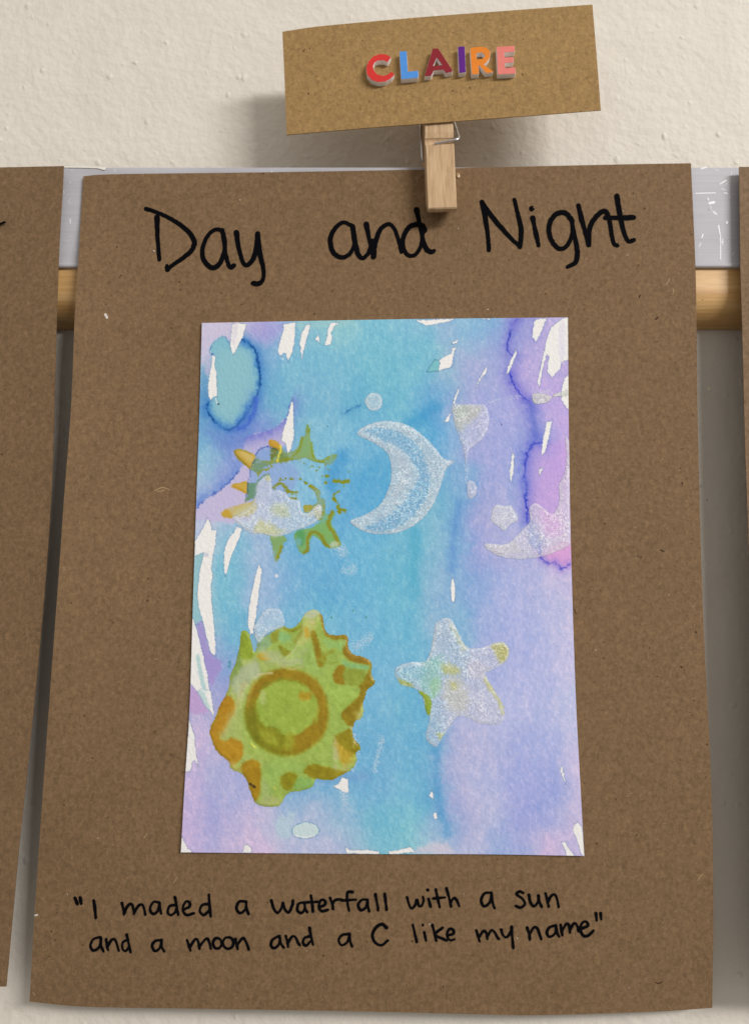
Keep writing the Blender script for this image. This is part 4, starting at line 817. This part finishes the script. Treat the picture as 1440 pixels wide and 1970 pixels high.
def tube(pts, r, n=10, k=6):
    c = []
    p = [np.array(q, float) for q in pts]
    for i in range(len(p) - 1): c += [p[i]] if i == 0 else []; c += [p[i + 1]]
    p = np.array(c); V = []; f = []
    up = None
    for i in range(len(p)):
        d = p[min(i + 1, len(p) - 1)] - p[max(i - 1, 0)]; d = d / np.linalg.norm(d)
        if up is None: up = np.cross(d, [.3, .9, .2]); 
        up = up - d * np.dot(up, d); up /= np.linalg.norm(up); b = np.cross(d, up)
        for j in range(n):
            a = 2 * math.pi * j / n; V.append(p[i] + r * (math.cos(a) * up + math.sin(a) * b))
    for i in range(len(p) - 1):
        for j in range(n):
            a, b_ = i * n + j, i * n + (j + 1) % n; f.append((a, b_, b_ + n, a + n))
    f += [tuple(range(n - 1, -1, -1)), tuple(range((len(p) - 1) * n, len(p) * n))]
    return V, f
def bez(pts, n=7):                     # rounded 3-d polyline
    p = [np.array(q, float) for q in pts]; o = [p[0]]
    for i in range(1, len(p) - 1):
        a, b, c_ = p[i - 1], p[i], p[i + 1]; r_ = min(np.linalg.norm(a - b), np.linalg.norm(c_ - b)) * .38; r_ = min(r_, .0016)
        s_ = b + (a - b) / np.linalg.norm(a - b) * r_; e_ = b + (c_ - b) / np.linalg.norm(c_ - b) * r_
        for t in np.linspace(0, 1, n): o.append((1 - t) ** 2 * s_ + 2 * t * (1 - t) * b + t * t * e_)
    o.append(p[-1]); return o
rw = .00042
yN = Y_PIN + .0001
w1 = bez([pp(835, 277, yN - .0002), pp(883.2, 267.5, yN), pp(873.5, 236, Y_PIN + .006), pp(870, 225, Y_PIN + .0085)])
coil = []
cc = pp(843, 232, Y_PIN + .0098)
for i in range(60):                    # the coil between the legs, mostly behind the card
    a = 2 * math.pi * i / 12; q = cc + side * (-halfw * .9 + 2 * halfw * .9 * i / 59)
    coil.append(q + np.array([0, 1, 0]) * .0024 * math.cos(a) - down * .0024 * math.sin(a))
w2 = bez([pp(808.5, 228, Y_PIN + .0045), pp(809.3, 262, Y_PIN + .0050), pp(811.6, 306, Y_PIN + .0055), pp(819, 314, Y_PIN + .0068), pp(836, 318, Y_PIN + .0082)])
v, f = join([tube(w1, rw), tube(coil, rw), tube(w2, rw)])
build('spring', v, f, M['wire'], pin, True)

# clear dot of glue beside the clothespin
def blob(cx, cy, rx, ry, h, ysurf):
    V = [at(cx, cy, ysurf - h)]; f = []; n = 14
    for k_, (rr_, hh) in enumerate(((.5, .85), (.85, .5), (1.0, 0.0))):
        for j in range(n):
            a = 2 * math.pi * j / n; V.append(at(cx + rx * rr_ * math.cos(a), cy + ry * rr_ * math.sin(a), ysurf - h * hh))
    for j in range(n): f.append((0, 1 + (j + 1) % n, 1 + j))
    for k_ in range(2):
        for j in range(n):
            a, b = 1 + k_ * n + j, 1 + k_ * n + (j + 1) % n; f.append((a, b, b + n, a + n))
    return V, f
v, f = blob(880.5, 338, 4.2, 5.5, .0005, sheet_y(880, 338) - .00002)
build('glue_dot', v, f, M['glue'], poster, True)

# ---------------------------------------------------------------- name card
Y_CARD = -22.9 * MM
def card_y(px, py):
    u = (px - 845) / 300.0; v_ = (py - 135) / 100.0
    return Y_CARD + .0009 * np.clip(-u - .55, 0, 1) ** 1.5 * 2.2 * np.clip(.6 - v_ * .6, 0, 2) + .0003 * (u * u)
card = empty('name_card', tuple(at(853, 235, Y_CARD)), 'tan name card with six coloured raised letters, fixed to the top of the clothespin', 'name card')
P, U, V_ = coons([(543, 61), (575, 56), (612, 50.8), (700, 42.5), (841, 30.5), (990, 19.5), (1138.7, 8.6)], [(551, 259.3), (700, 246.5), (873, 233.3), (1010, 223), (1154.8, 211.7)],
                 [(543, 61), (547.5, 160), (551, 259.3)], [(1138.7, 8.6), (1147, 110), (1154.8, 211.7)], 40, 14)
sheet('card', P, card_y(P[..., 0], P[..., 1]), .00035, M['kraft_card'], card)
LET = [('C', 'red', '313,176 270,152 220,149 165,168 125,210 105,265 112,322 150,366 210,386 270,379 316,351 341,322 317,297 290,320 247,333 200,322 170,290 162,250 176,219 210,203 250,201 287,217', None),
 ('L', 'blue', '385,132 391,128 438,126 444,131 453,298 536,290 541,295 542,343 537,348 405,360 399,355', None),
 ('A', 'maroon', '661,108 668,104 706,102 712,106 831,292 826,299 778,309 771,306 752,281 673,288 653,328 647,333 600,337 595,332', '697,178 742,242 666,249'),
 ('I', 'violet', '874,93 879,88 926,85 931,89 940,297 935,302 890,309 884,305', None),
 ('R', 'orange', '977,102 984,97 1060,88 1112,94 1143,130 1140,182 1112,222 1087,236 1168,296 1164,303 1114,309 1106,306 1056,246 1046,242 1050,312 1045,317 997,321 991,317', '1028,141 1078,136 1102,163 1082,191 1031,194'),
 ('E', 'pink', '1199,95 1205,89 1343,80 1348,85 1350,126 1345,131 1262,137 1264,178 1335,174 1339,179 1341,214 1336,219 1266,225 1268,267 1350,261 1354,266 1357,309 1352,314 1213,320 1208,316', None)]
H_L = .0020
for ch, colr, outer, hole in LET:
    loops = [M_('L', outer)] + ([M_('L', hole)] if hole else [])
    if ch == 'C': loops[0] = loops[0]
    def inset(lp, d):
        n = len(lp); ar = sum(lp[i][0] * lp[(i + 1) % n][1] - lp[(i + 1) % n][0] * lp[i][1] for i in range(n)); sg = 1 if ar > 0 else -1; o = []
        for i in range(n):
            p0, p1, p2 = (np.array(lp[j % n]) for j in (i - 1, i, i + 1)); e = (p1 - p0) / np.linalg.norm(p1 - p0); g = (p2 - p1) / np.linalg.norm(p2 - p1)
            nn = np.array([-e[1] - g[1], e[0] + g[0]]) * sg; nn /= max(np.linalg.norm(nn), .6); o.append(tuple(p1 + nn * d))
        return o
    def solid(y0f, y1f, ins):
        lps = [inset(lp, ins if i == 0 else -ins) for i, lp in enumerate(loops)]
        flat = [q for lp in lps for q in lp]; N = len(flat)
        fr = [at(a, b, Y_CARD - H_L) for a, b in flat]                   # the outline is traced on the letter's face
        V = [(q[0], Y_CARD - y1f, q[2]) for q in fr] + [(q[0], Y_CARD - y0f, q[2]) for q in fr]
        tri = tessellate_polygon([[Vector((q[0], q[1], 0)) for q in lp] for lp in lps])
        f = [tuple(t) for t in tri] + [tuple(N + i for i in reversed(t)) for t in tri]
        k_ = 0
        for lp in lps:
            n = len(lp)
            for i in range(n): a, b = k_ + i, k_ + (i + 1) % n; f.append((a, b, N + b, N + a))
            k_ += n
        return V, f
    v, f = solid(-.0003, H_L, -.2)
    body = build('letter', v, f, M['white_plastic'], card); body['label'] = 'raised letter %s with white sides and %s face' % (ch, colr)
    v, f = solid(H_L - .0001, H_L + .00010, .15)
    face = build('letter_face', v, f, M[colr], body)
    for o in (body, face):
        bm = bmesh.new(); bm.from_mesh(o.data); bmesh.ops.recalc_face_normals(bm, faces=bm.faces); bm.to_mesh(o.data); bm.free()
parts = []
r = random.Random(9)
for i in range(46):
    x = r.uniform(560, 1135); y = r.uniform(60, 215)
    if 700 < x < 1000 and 80 < y < 170: continue
    a = r.uniform(0, 3.14); L = r.uniform(.4, 2.4)
    parts.append(ribbon(cr([(x, y), (x + L * math.cos(a), y + L * math.sin(a))], 2), r.uniform(.6, 1.3), lambda p, q: card_y(p, q) - .00005))
for p, q in (([(582, 99), (585, 97), (586, 94)], 1.4), ([(593, 180), (593.5, 180.5)], 2.8), ([(1004, 143), (1004.6, 143.6)], 2.4), ([(902, 168), (904, 170)], 1.2), ([(710, 195), (710.4, 195.4)], 2)):
    parts.append(ribbon(cr(p, 3), q, lambda a, b: card_y(a, b) - .00006))
v, f = join(parts); o = build('fibre_flecks', v, f, M['fibre_dark'], card); o['kind'] = 'stuff'
